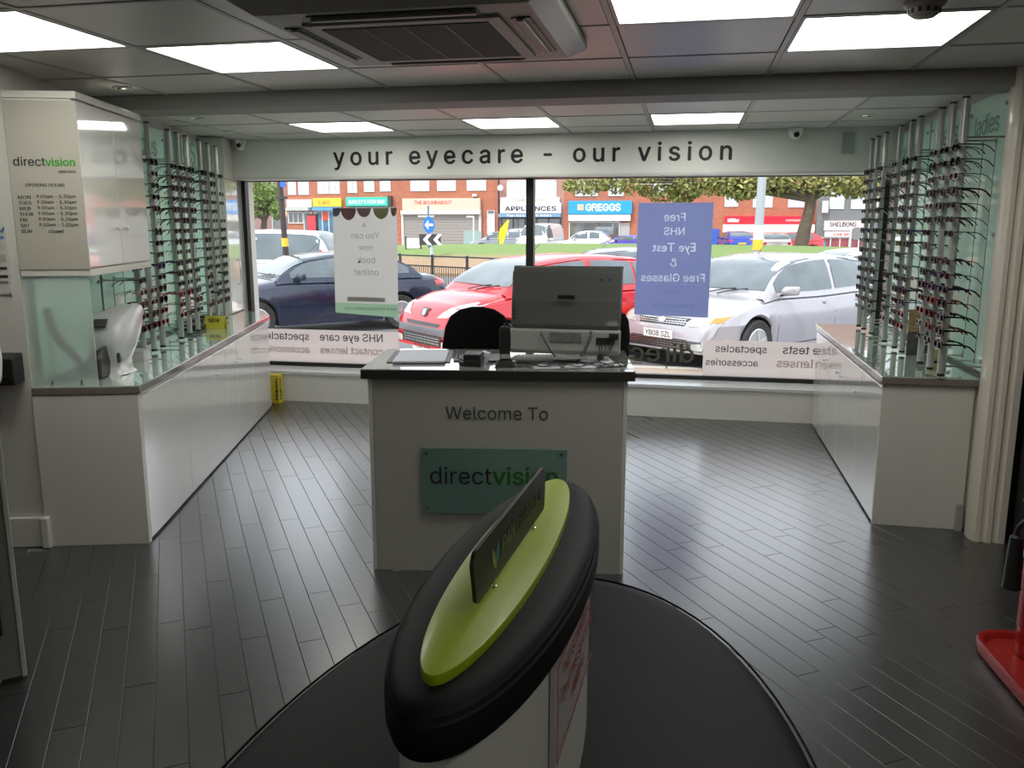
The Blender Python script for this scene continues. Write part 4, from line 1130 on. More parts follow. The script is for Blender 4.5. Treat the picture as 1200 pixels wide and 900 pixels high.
# ================================================================== PERSON AT THE LEFT EDGE
def skin_obj(name, verts, edges, m, parent, sub=2, root=0):
    me = bpy.data.meshes.new(name); me.from_pydata([v[:3] for v in verts], edges, []); o = bpy.data.objects.new(name, me); C.objects.link(o)
    md = o.modifiers.new('skin', 'SKIN'); md.use_smooth_shade = True
    sv = me.skin_vertices[0].data if me.skin_vertices else None
    if sv is None:
        bm_ = bmesh.new(); bm_.from_mesh(me); bm_.verts.layers.skin.verify(); bm_.to_mesh(me); bm_.free(); sv = me.skin_vertices[0].data
    for i, v in enumerate(verts):
        r_ = v[3]; sv[i].radius = (r_, r_) if not isinstance(r_, tuple) else r_; sv[i].use_root = (i == root)
    md2 = o.modifiers.new('sub', 'SUBSURF'); md2.levels = sub; md2.render_levels = sub
    dg = bpy.context.evaluated_depsgraph_get(); m2 = bpy.data.meshes.new_from_object(o.evaluated_get(dg))
    o.modifiers.clear(); o.data = m2; o.data.materials.clear(); o.data.materials.append(m)
    for p in o.data.polygons: p.use_smooth = True
    o.parent = parent
    return o


pp = LP(-.50, .567, 0)
t = thing('person', 'person in a white top standing at the left edge, only sleeve and hand in view', 'person', (pp.x, pp.y, 0), R(200))
# local: x = person's left-right (x+ = arm nearest the view), y = facing
body = [(0, 0, .80, (.12, .10)), (0, 0, .92, (.115, .09)), (0, .01, 1.06, (.13, .10)), (0, 0, 1.18, (.12, .085)), (0, -.005, 1.25, .05), (0, .0, 1.31, .045),
        (.13, 0, 1.18, .05), (.165, -.01, 1.06, .043), (.18, -.01, .94, .038), (.185, .03, .80, .029),
        (-.13, 0, 1.18, .05), (-.165, -.01, 1.06, .043), (-.18, -.01, .94, .038), (-.185, .03, .80, .029),
        (.075, 0, .74, .075), (.08, .01, .44, .052), (.085, -.01, .12, .036), (-.075, 0, .74, .075), (-.08, .01, .44, .052), (-.085, -.01, .12, .036)]
be = [(0, 1), (1, 2), (2, 3), (3, 4), (4, 5), (3, 6), (6, 7), (7, 8), (8, 9), (3, 10), (10, 11), (11, 12), (12, 13), (0, 14), (14, 15), (15, 16), (0, 17), (17, 18), (18, 19)]
skin_obj('body', body, be, skin, t)
tb = [(0, 0, .78, (.13, .11)), (0, 0, .92, (.125, .10)), (0, .01, 1.06, (.14, .11)), (0, 0, 1.18, (.13, .095)), (0, 0, 1.235, .06),
      (.14, 0, 1.17, .062), (.172, -.01, 1.06, .055), (.187, -.01, .94, .05), (.192, .025, .83, .044), (-.14, 0, 1.17, .062), (-.172, -.01, 1.06, .055), (-.187, -.01, .94, .05), (-.192, .025, .83, .044)]
skin_obj('white_top', tb, [(0, 1), (1, 2), (2, 3), (3, 4), (3, 5), (5, 6), (6, 7), (7, 8), (3, 9), (9, 10), (10, 11), (11, 12)], white_cloth, t)
tr = [(0, 0, .82, (.125, .105)), (.08, 0, .72, .088), (.085, .01, .44, .064), (.088, -.01, .08, .052), (-.08, 0, .72, .088), (-.085, .01, .44, .064), (-.088, -.01, .08, .052)]
skin_obj('trousers', tr, [(0, 1), (1, 2), (2, 3), (0, 4), (4, 5), (5, 6)], trouser, t)
for s in (-1, 1):
    skin_obj('shoe', [(s * .088, -.05, .035, .034), (s * .088, .03, .034, .034), (s * .09, .12, .028, .028)], [(0, 1), (1, 2)], black_plastic, t)
    hand = [(s * .185, .03, .80, .026), (s * .187, .04, .765, (.026, .017)), (s * .188, .045, .73, (.03, .016))]
    skin_obj('hand', hand, [(0, 1), (1, 2)], skin, t)
    for k in range(4):
        yy = .018 + k * .0165; l_ = [.055, .066, .070, .058][k]
        skin_obj('finger', [(s * .188, yy, .735, .0088), (s * .187, yy + .002, .735 - l_ * .45, .0082), (s * .180, yy + .003, .735 - l_ * .8, .0075), (s * .172, yy + .003, .735 - l_, .0062)], [(0, 1), (1, 2), (2, 3)], skin, t, sub=1)
    skin_obj('thumb', [(s * .185, .055, .768, .010), (s * .180, .078, .742, .009), (s * .175, .084, .715, .0075)], [(0, 1), (1, 2)], skin, t, sub=1)
hv = []
b = MB(); rows = []
for (z, rx, ry, cy) in ((1.27, .03, .03, .03), (1.285, .045, .05, .025), (1.31, .058, .075, .012), (1.345, .066, .088, .0), (1.39, .069, .092, -.004), (1.43, .066, .088, -.006), (1.46, .052, .07, -.006), (1.48, .028, .04, -.006), (1.487, .008, .01, -.006)):
    rows.append([(rx * math.cos(2 * PI * k / 20), cy + ry * math.sin(2 * PI * k / 20), z) for k in range(20)])
b.rings(rows).build('head', skin, t, smooth=80)
MB().tube([(0, .082, 1.39), (0, .098, 1.355), (0, .088, 1.345)], [.008, .013, .010], 8).build('nose', skin, t, smooth=True)
for s in (-1, 1):
    MB().lathe([(.002, -.008), (.009, -.004), (.0095, .003), (.002, .008)], n=12, axis='y').build('eye', paper, t, loc=(s * .027, .080, 1.385), smooth=80)
    MB().lathe([(.004, .0), (.003, .002)], n=10, axis='y').build('pupil', ink, t, loc=(s * .027, .0885, 1.385))
    MB().lathe([(.004, -.006), (.02, -.003), (.022, .002), (.008, .006)], n=12, axis='y').build('ear', skin, t, loc=(s * .07, -.005, 1.375), rotz=s * R(70), smooth=80)
MB().tube([(-.022, .082, 1.318), (0, .090, 1.317), (.022, .082, 1.318)], .005, 6).build('mouth', mat('lips', (.4, .14, .12), .5), t, smooth=True)
rows = []
for (z, rx, ry, cy) in ((1.33, .068, .05, -.05), (1.37, .075, .075, -.03), (1.41, .077, .094, -.012), (1.445, .074, .094, -.010), (1.475, .058, .076, -.01), (1.495, .03, .042, -.008), (1.50, .008, .01, -.008)):
    rows.append([(rx * math.cos(2 * PI * k / 20), cy + ry * math.sin(2 * PI * k / 20), z) for k in range(20)])
MB().rings(rows).build('hair', hair_m, t, smooth=80)

# ================================================================== STREET
GZ = -.50
asphalt = mat('asphalt', (.13, .13, .135), .85, var=.2, scale=3, bump=.3, bscale=90)
paving = mat('tan paving', (.30, .24, .19), .8, var=.15, scale=2)
rd = bx(-70, 90, 11.6, 74, GZ - .3, GZ).build('floor_road', asphalt); rd.name = 'trim_6'; struct(rd, 'grey road and car park outside the window')
rd = bx(-40, 40, 6.86, 11.55, GZ - .3, GZ + .03).build('trim_7', paving, bevel=.02, seg=1); struct(rd, 'sunlit tan pavement in front of the shop')
# kerb stones
for i in range(14):
    o = bx(-.45, .45, -.06, .06, GZ - .1, GZ + .045).build('kerb_stone', mat('kerb concrete', (.4, .38, .35), .8, rnd=.1), rd, bevel=.01, seg=1, loc=(-6.2 + i * .92, 11.58, 0)) if i == 0 else None
    if i == 0: ks = o
    else: o = ks.copy(); C.objects.link(o); o.location.x = -6.2 + i * .92
# roundabout island
t = thing('roundabout', 'grassed roundabout mound with a dry earth edge across the road', 'roundabout', (0, 0, 0))
rows = []
c0 = at(640, 290, 40)
for (k, z) in ((1.0, GZ), (1.0, GZ + .12), (.93, GZ + .3), (.82, GZ + .55), (.68, GZ + .78), (.5, GZ + .92), (.3, GZ + .98), (.05, GZ + 1.0)):
    rows.append([(c0.x + 3 + 21 * k * math.cos(2 * PI * i / 64), 40 + 9.3 * k * math.sin(2 * PI * i / 64), z) for i in range(64)])
gm = bpy.data.materials.new('grass mound'); gm.use_nodes = True; nt = gm.node_tree; b_ = nt.nodes['Principled BSDF']; b_.inputs['Roughness'].default_value = .95
tc = nt.nodes.new('ShaderNodeTexCoord'); sx_ = nt.nodes.new('ShaderNodeSeparateXYZ'); nt.links.new(tc.outputs['Object'], sx_.inputs[0])
nz = nt.nodes.new('ShaderNodeTexNoise'); nz.inputs['Scale'].default_value = .5; nz.inputs['Detail'].default_value = 6; nt.links.new(tc.outputs['Object'], nz.inputs['Vector'])
ad = nt.nodes.new('ShaderNodeMath'); ad.operation = 'MULTIPLY_ADD'; ad.inputs[1].default_value = .9; nt.links.new(nz.outputs['Fac'], ad.inputs[0]); nt.links.new(sx_.outputs['Z'], ad.inputs[2])
cr = nt.nodes.new('ShaderNodeValToRGB'); cr.color_ramp.elements[0].position = .42; cr.color_ramp.elements[0].color = (.27, .18, .11, 1); cr.color_ramp.elements[1].position = .75; cr.color_ramp.elements[1].color = (.13, .20, .05, 1)
nt.links.new(ad.outputs[0], cr.inputs[0]); nt.links.new(cr.outputs[0], b_.inputs['Base Color'])
MB().rings(rows).build('mound', gm, t, smooth=60)

glass_m = mat('car window glass', (.11, .135, .15), .05, spec=.45, var=.5, scale=2.2)
tyre_m = mat('tyre rubber', (.02, .02, .02), .7); under_m = mat('car underside', (.01, .01, .01), .8)
rim_m = mat('alloy wheel', (.5, .5, .51), .3, metal=.7); lampg = mat('headlamp lens', (.40, .42, .40), .08, coat=1, var=.35, scale=12); orange_m = mat('orange indicator', (.8, .25, .05), .2)
redl = mat('red tail lamp', (.45, .02, .02), .15, coat=.6); plate_m = mat('number plate', (.8, .8, .78), .4); trim_m = mat('black car trim', (.02, .02, .022), .35)
grille_m = mat('chrome grille bars', (.6, .6, .6), .2, metal=.9)


def lerp_prof(pr, x):
    if x <= pr[0][0]: return pr[0][1]
    for (a, b), (c, d) in zip(pr, pr[1:]):
        if x <= c:
            q = (x - a) / (c - a); q2 = q * q * (3 - 2 * q); q = .5 * q + .5 * q2
            return b + (d - b) * q
    return pr[-1][1]


def make_car(label, loc, rot, col, L=4.5, Wd=1.78, roof=1.47, kind='hatch', detail=2, plate=None, group=None, name='car', fo=None, wb=None, wr=.32, grille='bars', rough=.22, met=.3, ws=None, bp=None):
    t = thing(name, label, 'van' if kind == 'van' else 'car', loc, R(rot), group)
    paint = mat('paint ' + '%.3f %.3f %.3f' % col, col, rough, metal=met, coat=.45)
    h = L / 2; w = Wd / 2
    wb = wb or L * .6; fo = fo or L * .2; fx = h - fo; rx = fx - wb
    if kind == 'van':
        hood = [(-h, 1.0), (h - 1.0, 1.05), (h - .5, 1.0), (h - .1, .86), (h, .62)]
        A, B_, C_, D_ = h - .75, h - 1.45, -h + .08, -h + .02
    elif kind == 'saloon':
        hood = [(-h, .62), (-h + .06, .88), (-h + .35, .985), (-h + .95, 1.0), (0, .97), (h - 1.45, .98), (h - .8, .90), (h - .25, .76), (h - .04, .62), (h, .45)]
        A, B_, C_, D_ = h - 1.30, h - 2.10, -h + 1.45, -h + .62
    elif kind == 'mpv':
        hood = [(-h, .6), (-h + .05, 1.0), (0, 1.02), (h - 1.0, 1.03), (h - .6, .94), (h - .15, .78), (h, .5)]
        A, B_, C_, D_ = h - .62, h - 1.6, -h + .55, -h + .06
    else:
        hood = [(-h, .5), (-h + .04, .9), (-h + .2, 1.0), (0, .98), (h - 1.2, .97), (h - .7, .89), (h - .22, .75), (h - .03, .58), (h, .42)]
        A, B_, C_, D_ = h - .98, h - 1.75, -h + .85, -h + .12
    if grille == 'lion': hood = [(-h, .5), (-h + .04, .95), (-h + .2, 1.02), (0, 1.0), (h - 1.0, 1.0), (h - .6, .95), (h - .2, .84), (h - .04, .70), (h, .50)]
    if ws: A, B_, C_, D_ = ws
    hood = sorted(hood)
    def ztop(x): return lerp_prof(hood, x)
    def halfw(x):
        q = max(0, (abs(x) - (h - .75)) / .75); return w * (1 - .20 * q ** 2.4) - (.0)
    def zbot(x):
        z = .20 + .06 * max(0, (abs(x) - h + .5)) / .5
        for cx in (fx, rx):
            d = abs(x - cx); ra = wr + .055
            if d < ra: z = max(z, wr + math.sqrt(ra * ra - d * d) * 1.0 - .01)
        return z
    n = 64 if detail > 1 else 26
    xs_ = sorted(set([round(-h + L * i / n, 4) for i in range(n + 1)] + [round(c + s * (wr + .056), 4) for c in (fx, rx) for s in (-1, 1)]))
    b = MB(); rows = []
    for x in xs_:
        zt, ww, zb = ztop(x), halfw(x), zbot(x)
        zb = min(zb, zt - .12)
        e = max(0, 1 - (h - abs(x)) / .06) * .04
        half = [(0, zt + .028), (ww * .45, zt + .022), (ww * .78, zt + .002), (ww * .90, zt - .03), (ww * .965, zt - .09), (ww * .985, max(zb + .05, zt - .22)), (ww, max(zb + .03, .62 if zt > .7 else zt - .2)), (ww * .985, max(zb + .015, .42)), (ww * .965, zb), (ww * .70, zb), (ww * .66, min(zb, .3) + .0)]
        row = [(x, y, z) for y, z in half] + [(x, -y, z) for y, z in half[::-1][:-1]]
        rows.append(row)
    m_ = len(rows[0]); o0 = len(b.v)
    for r_ in rows: b.v += r_
    for i in range(len(rows) - 1):
        for k in range(m_):
            b.f.append([o0 + i * m_ + k, o0 + i * m_ + (k + 1) % m_, o0 + (i + 1) * m_ + (k + 1) % m_, o0 + (i + 1) * m_ + k]); b.m.append(1 if k in (8, 9, 10, 11, 12) and m_ == 21 else 0)
    b.f.append(list(range(m_))); b.m.append(0); b.f.append([o0 + (len(rows) - 1) * m_ + k for k in range(m_)]); b.m.append(0)
    body = b.build('body', [paint, under_m], t, smooth=35)
    # greenhouse
    def zr(x):
        zb_ = ztop(x)
        if x > B_: q = (A - x) / (A - B_); q = max(0, min(1, q)); return zb_ + (roof - .05 - zb_) * (math.sin(q * PI / 2) ** .92)
        if x < C_: q = (x - D_) / (C_ - D_); q = max(0, min(1, q)); return zb_ + (roof - .04 - zb_) * (math.sin(q * PI / 2) ** (.75 if kind != 'saloon' else .95))
        q = (x - C_) / (B_ - C_); return roof - .05 + (.05 * math.sin(PI * q) ** .7 if 0 < q < 1 else 0) + .0 + (.01 * (1 - q) * 1 if False else 0)
    rows = []; ng = 34 if detail > 1 else 16
    for i in range(ng + 1):
        x = D_ + (A - D_) * i / ng; zb_ = ztop(x) - .05; zt = zr(x); hh = max(0, zt - zb_); tw = halfw(x) * .955
        inn = min(1, hh / .5) * .17 * w / .9 + .02
        half = [(tw, zb_), (tw - inn * .35, zb_ + hh * .38), (tw - inn * .75, zb_ + hh * .75), (tw - inn * 1.05, zb_ + hh * .91), ((tw - inn) * .86, zb_ + hh * .985), ((tw - inn) * .5, zt + .015 * min(1, hh)), (0, zt + .022 * min(1, hh))]
        rows.append([(x, y, z) for y, z in half] + [(x, -y, z) for y, z in half[::-1][1:]])
    b = MB(); b.rings(rows, closed=False)
    gh = b.build('cabin', paint, t, smooth=50)
    bvh = {}
    for k_, ob in (('b', body), ('g', gh)):
        bb = bmesh.new(); bb.from_mesh(ob.data); bvh[k_] = BVHTree.FromBMesh(bb); bb.free()
    def decal(nm, m, pts, axis, which, off=.006, par=t, rings_=3):
        """outline given in a 2-D view, projected on the shell; axis 'y+','y-' (x,z) or 'x+','x-' (y,z)"""
        s = 1 if axis[1] == '+' else -1; out = []
        cx = sum(p[0] for p in pts) / len(pts); cz = sum(p[1] for p in pts) / len(pts)
        den = []
        for i, p in enumerate(pts):
            q = pts[(i + 1) % len(pts)]
            for k in range(3): den.append((p[0] + (q[0] - p[0]) * k / 3, p[1] + (q[1] - p[1]) * k / 3))
        vs = []
        for r_ in range(rings_ + 1):
            f_ = r_ / rings_
            for p in (den if r_ else [(cx, cz)]):
                a, z = cx + (p[0] - cx) * f_, cz + (p[1] - cz) * f_
                if axis[0] == 'y': o_, d_ = Vector((a, 3 * s, z)), Vector((0, -s, 0))
                else: o_, d_ = Vector((5 * s, a, z)), Vector((-s, 0, 0))
                best = None
                for wk in which:
                    hit, nr, ix, ds = bvh[wk].ray_cast(o_, d_)
                    if hit is not None and (best is None or ds < best[1]): best = (hit, ds, nr)
                if best is None: vs.append(None); continue
                nr = best[2]
                if nr.dot(d_) > 0: nr = -nr
                vs.append(best[0] + nr * off)
        nd = len(den); F = []
        for k in range(nd): F.append((0, 1 + k, 1 + (k + 1) % nd))
        for r_ in range(rings_ - 1):
            for k in range(nd): a0 = 1 + r_ * nd; F.append((a0 + k, a0 + nd + k, a0 + nd + (k + 1) % nd, a0 + (k + 1) % nd))
        F = [f for f in F if all(vs[i] is not None for i in f)]
        if not F: return None
        V = [v if v is not None else Vector((0, 0, 0)) for v in vs]
        used = sorted(set(i for f in F for i in f)); mp_ = {u_: i for i, u_ in enumerate(used)}
        b = MB(); b.add([V[i] for i in used], [[mp_[i] for i in f] for f in F])
        ob = b.build(nm, m, par, smooth=60)
        return ob
    def side(x, dz=0): return ztop(x) + dz
    zb1, zt1 = .035, .075
    for s, ax in ((1, 'y+'), (-1, 'y-')):
        # side windows: follow the cabin outline
        def win(xa, xb, nm='side_window'):
            k_ = 9; up = []; lo = []
            for i in range(k_ + 1):
                x = xa + (xb - xa) * i / k_; zt = zr(x) - zt1; zb_ = ztop(x) + zb1
                if zt > zb_ + .005: up.append((x, zt)); lo.append((x, zb_))
            if len(up) > 2: decal(nm, glass_m, lo + up[::-1], ax, 'g', .009, rings_=4)
        bp_ = bp if bp is not None else (A + D_) / 2 + .02
        if kind == 'van': win(A - 1.25, A - .22)
        else:
            win(bp_ + .045, A - .12); cp = bp_ - .82
            win(max(cp, C_ - .1), bp_ - .045)
            if detail > 1 or kind == 'mpv': win(D_ + .28, max(cp, C_ - .1) - .04, 'quarter_window')
        if detail > 1:
            # door shut lines, sill trim, handles, mirror
            for xx in (A - .30, bp_, bp_ - .85):
                zt = side(xx, -.07); decal('door_gap', trim_m, [(xx - .005, .26 if abs(xx - rx) > wr + .1 else .75), (xx + .005, .26 if abs(xx - rx) > wr + .1 else .75), (xx + .005, zt), (xx - .005, zt)], ax, 'b', .002, rings_=1)
            for xx in (bp_ + .12, bp_ - .74):
                decal('door_handle', paint, [(xx, .80), (xx + .17, .80), (xx + .17, .835), (xx, .835)], ax, 'b', .028)
            decal('rubbing_line', trim_m, [(rx + .45, .30), (fx - .45, .27), (fx - .45, .285), (rx + .45, .315)], ax, 'b', .003, rings_=1)
        mx = A - .42
        b = MB().rings([[(mx + .10, s * (w - .02), 1.0), (mx + .10, s * (w + .02), 1.0), (mx + .10, s * (w + .02), 1.05), (mx + .10, s * (w - .02), 1.05)], [(mx + .05, s * (w + .0), .965), (mx + .05, s * (w + .19), .985), (mx + .05, s * (w + .19), 1.10), (mx + .05, s * (w + .0), 1.10)], [(mx - .03, s * (w + .01), .97), (mx - .03, s * (w + .20), .99), (mx - .03, s * (w + .20), 1.105), (mx - .03, s * (w + .01), 1.10)]])
        o = b.build('mirror', paint, t, bevel=.018, smooth=50)
        MB().obox((mx + .02, s * (w - .12), .96), (mx + .02, s * (w + .04), .985), .05, .03).build('mirror_arm', trim_m, o)
        # lamps
        if kind == 'van': hl = [(s * .55 * w, .72), (s * .93 * w, .78), (s * .93 * w, .98), (s * .62 * w, .86)]
        elif grille == 'lion': hl = [(s * .40 * w, .68), (s * .68 * w, .70), (s * .935 * w, .86), (s * .925 * w, .93), (s * .62 * w, .83)]
        else: hl = [(s * .50 * w, .60), (s * .90 * w, .63), (s * .93 * w, .76), (s * .60 * w, .72)]
        decal('headlamp', lampg, hl, 'x+', 'b', .006)
        if detail > 1 and grille != 'lion':
            decal('indicator', orange_m, [(s * .80 * w, .655), (s * .91 * w, .665), (s * .92 * w, .74), (s * .82 * w, .72)], 'x+', 'b', .009)
        tl = [(s * .62 * w, .80), (s * .93 * w, .78), (s * .93 * w, .94), (s * .66 * w, .93)] if kind != 'mpv' else [(s * .84 * w, .85), (s * .93 * w, .85), (s * .86 * w, 1.30), (s * .78 * w, 1.30)]
        decal('tail_lamp', redl, tl, 'x-', 'bg', .006)
        if detail > 1: decal('fog_lamp', lampg, [(s * .62 * w, .30), (s * .80 * w, .30), (s * .80 * w, .40), (s * .62 * w, .38)], 'x+', 'b', .008)
    # screens
    def screen(nm, xa, xb, ax):
        pts = []; k_ = 6
        def wid(x): return halfw(x) * .955 - min(1, max(0, zr(x) - ztop(x)) / .5) * .17 * w / .9 - .055
        for i in range(k_ + 1): x = xa + (xb - xa) * i / k_; pts.append((wid(x), zr(x)))
        P = pts + [(-y, z) for y, z in pts[::-1]]
        decal(nm, glass_m, P, ax, 'g', .011, rings_=6)
    screen('windscreen', A - .09, B_ + .06, 'x+')
    if kind not in ('van',): screen('rear_screen', D_ + .08, C_ - .04, 'x-')
    # grille and plate
    if detail > 1:
        if grille == 'lion':
            decal('upper_intake', trim_m, [(-.42, .56), (.42, .56), (.48, .61), (-.48, .61)], 'x+', 'b', .004)
            decal('bumper_band', mat('grey bumper strip', (.10, .10, .11), .5), [(-.62, .46), (.62, .46), (.68, .55), (-.68, .55)], 'x+', 'b', .02)
            decal('lower_intake', trim_m, [(-.48, .31), (.48, .31), (.54, .45), (-.54, .45)], 'x+', 'b', .006)
            for z in (.34, .375, .41): decal('grille_bar', grille_m, [(-.50, z), (.50, z), (.50, z + .009), (-.50, z + .009)], 'x+', 'b', .014, rings_=1)
            for k in range(-4, 5): decal('grille_bar', grille_m, [(k * .11 - .004, .32), (k * .11 + .004, .32), (k * .11 + .004, .44), (k * .11 - .004, .44)], 'x+', 'b', .013, rings_=1)
            decal('badge_plate', trim_m, [(-.08, .70), (0, .67), (.08, .70), (.10, .79), (-.10, .79)], 'x+', 'b', .012)
            decal('badge', grille_m, [(-.04, .70), (.02, .69), (.05, .73), (.02, .77), (-.05, .765)], 'x+', 'b', .018)
        else:
            decal('upper_grille', trim_m, [(-.40, .60), (.40, .60), (.46, .70), (-.46, .70)], 'x+', 'b', .004)
            decal('lower_grille', trim_m, [(-.58, .29), (.58, .29), (.50, .43), (-.50, .43)], 'x+', 'b', .005)
            for z in (.62, .645, .67): decal('grille_bar', grille_m, [(-.41, z), (.41, z), (.41, z + .009), (-.41, z + .009)], 'x+', 'b', .012, rings_=1)
            for z in (.315, .345, .375, .405): decal('grille_bar', grille_m, [(-.52, z), (.52, z), (.52, z + .008), (-.52, z + .008)], 'x+', 'b', .012, rings_=1)
            for k in range(-8, 9): decal('grille_bar', grille_m, [(k * .05 - .003, .605), (k * .05 + .003, .605), (k * .05 + .003, .695), (k * .05 - .003, .695)], 'x+', 'b', .011, rings_=1)
            for k in range(-8, 9): decal('grille_bar', grille_m, [(k * .06 - .003, .30), (k * .06 + .003, .30), (k * .06 + .003, .42), (k * .06 - .003, .42)], 'x+', 'b', .011, rings_=1)
            decal('badge', grille_m, [(.07 * math.cos(2 * PI * k / 12), .655 + .03 * math.sin(2 * PI * k / 12)) for k in range(12)], 'x+', 'b', .018)
        for s in (-1, 1): MB().tube(cat_curve([(A + .02, s * .1, ztop(A) + .035), (A - .04, s * .1 + .22, zr(A - .05) + .03), (A - .07, s * .1 + .46, zr(A - .08) + .03)]), .009, 5).build('wiper', trim_m, t)
        MB().tube([(B_ - .1, 0, roof), (B_ - .28, 0, roof + .16)], .005, 5).build('aerial', trim_m, t)
    pz = .47 if grille != 'lion' else .23
    pl_ = bx(-.003, .003, -.26, .26, 0, .111).build('number_plate', plate_m, t, loc=(h + .012 if grille != 'lion' else h - .004, 0, pz - .05 + (.0 if grille != 'lion' else .04)))
    if plate: 
        tx = text(plate, .46, (.0045, -.23, .018), (0, 1, 0), Z3, ink, pl_, height=.075, bold=.03)
    bx(-.003, .003, -.26, .26, 0, .111).build('number_plate', mat('yellow plate', (.7, .55, .05), .4), t, loc=(-h - .01, 0, .62))
    # wheels
    for cx in (fx, rx):
        for s in (-1, 1):
            y0 = s * (w - .085)
            wl = MB().lathe([(wr * .62, -.08), (wr * .93, -.095), (wr, -.06), (wr, .06), (wr * .93, .095), (wr * .66, .085), (wr * .62, .05)], n=28 if detail > 1 else 16, axis='y').build('wheel', tyre_m, t, loc=(cx, y0, wr), smooth=50)
            b = MB().lathe([(wr * .66, s * .080), (wr * .60, s * .088), (wr * .58, s * .05)], n=28, axis='y')
            MB().lathe([(wr * .62, -.04), (wr * .62, .04)], n=20, axis='y').build('hub_back', under_m, wl)
            for k in range(5 if detail > 1 else 6):
                a = 2 * PI * k / (5 if detail > 1 else 6) + .3
                for da in ((-.10, .10) if detail > 1 else (0,)):
                    b.obox((.04 * math.cos(a), s * .085, .04 * math.sin(a)), (wr * .61 * math.cos(a + da), s * .072, wr * .61 * math.sin(a + da)), .018, .035, up=(0, 1, 0))
            b.lathe([(.05, s * .07), (.045, s * .095)], n=12, axis='y')
            b.build('alloy_rim', rim_m, wl, smooth=30)
    return t


make_car('silver saloon car parked facing the right window pane', (1.20, 13.62, GZ), 229.5, (.36, .35, .38), L=4.78, Wd=1.886, roof=1.50, kind='saloon', plate='YB08 SZL', wb=2.85, fo=.95, wr=.335, ws=(1.28, .35, -1.15, -2.15), met=.25)
make_car('bright red hatchback parked facing the middle of the window', (-2.12, 12.55, GZ + .03), 226, (.50, .010, .018), L=4.03, Wd=1.75, roof=1.47, kind='hatch', plate='YL08 VSP', wb=2.54, fo=.80, wr=.31, grille='lion', ws=(1.18, .30, -1.25, -1.85), met=.0)
make_car('dark blue saloon car parked behind the left window pane', (-6.75, 15.0, GZ), 225, (.012, .018, .045), L=4.75, Wd=1.8, roof=1.42, kind='saloon', wb=2.72, fo=.93, wr=.32, met=.2)
make_car('large white people carrier behind the dark blue car', tuple(at(300, 292, 21).xy) + (GZ,), 184, (.75, .75, .74), L=4.7, Wd=1.85, roof=1.78, kind='mpv', met=.0)
make_car('silver-blue hatchback behind the red car', tuple(at(728, 300, 18.5).xy) + (GZ,), 186, (.30, .32, .37), L=4.5, Wd=1.8, roof=1.45, kind='hatch', met=.3)
make_car('white hatchback behind the silver saloon, by the right-hand rods', tuple(at(1010, 300, 20).xy) + (GZ,), 200, (.75, .75, .74), L=4.3, Wd=1.78, roof=1.43, kind='hatch', met=.0)
G2 = 'small cars parked along the far shops'
def far(label, px, Y, rot, col, **k): p = at(px, 290, Y); k.setdefault('name', 'car'); return make_car(label, (p.x, Y, GZ), rot, col, detail=1, group=G2, **k)
far('distant grey car in front of the appliance shop', 590, 57, 182, (.22, .24, .27), L=4.6, roof=1.45)
far('distant silver car half hidden behind the grey one by the appliance shop', 606, 60.5, 180, (.5, .5, .5), L=4.3, roof=1.6)
far('distant white van in front of the appliance shop', 634, 52.5, 262, (.75, .75, .75), L=4.9, roof=1.95, kind='van', name='van', Wd=1.95)
far('distant small white hatchback in front of the blue-signed bakery', 684, 55, 178, (.78, .78, .76), L=3.7, roof=1.5)
far('distant dark four-by-four seen from behind, by the bakery', 708, 60, 95, (.05, .05, .055), L=4.4, roof=1.72, kind='mpv')
far('distant violet-blue car half hidden by the lilac poster', 736, 50.8, 178, (.10, .08, .42), L=4.0, roof=1.3)
far('distant blue car in front of the red-signed shop', 861, 60, 100, (.03, .06, .42), L=4.1, roof=1.45)
far('distant silver-beige car right of the lamp post', 903, 51.5, 95, (.52, .48, .46), L=4.1, roof=1.42)
far('distant red car partly behind the tree trunk', 926, 55.5, 180, (.5, .05, .06), L=3.9, roof=1.45)
far('distant white car at the far left behind the tree', 308, 40, 184, (.75, .75, .75), L=4.2, roof=1.66)
far('distant pale car outside the white-signed shop on the left', 345, 62, 184, (.55, .57, .58), L=4.0, roof=1.45)

# ------------------------------------------------------------------ terrace of shops
SY = 66.0
red_brick = brickmat('red brick', (.40, .13, .07), (.33, .10, .055), (.40, .26, .20), 2.2)
purp_brick = brickmat('mauve brick', (.28, .17, .17), (.25, .15, .15), (.4, .3, .3), 2.2)
grey_r = mat('grey render', (.16, .165, .17), .8); white_up = mat('white window frame', (.55, .55, .54), .4); netting = mat('net curtain', (.52, .53, .55), .6, var=.35, scale=1.2, stretch=(6, 1, .3))
shop_glass = mat('shop window glass', (.10, .10, .10), .08, coat=1, var=.9, scale=1.1); cream = mat('cream fascia board', (.55, .46, .36), .6)
roof_m = mat('roof tiles', (.16, .09, .07), .8); shutter_m = mat('roller shutter', (.30, .27, .25), .5)


def px(x, y=262, Y=SY): return at(x, y, Y).x
def pz_(y, x=700, Y=SY): return at(x, y, Y).z


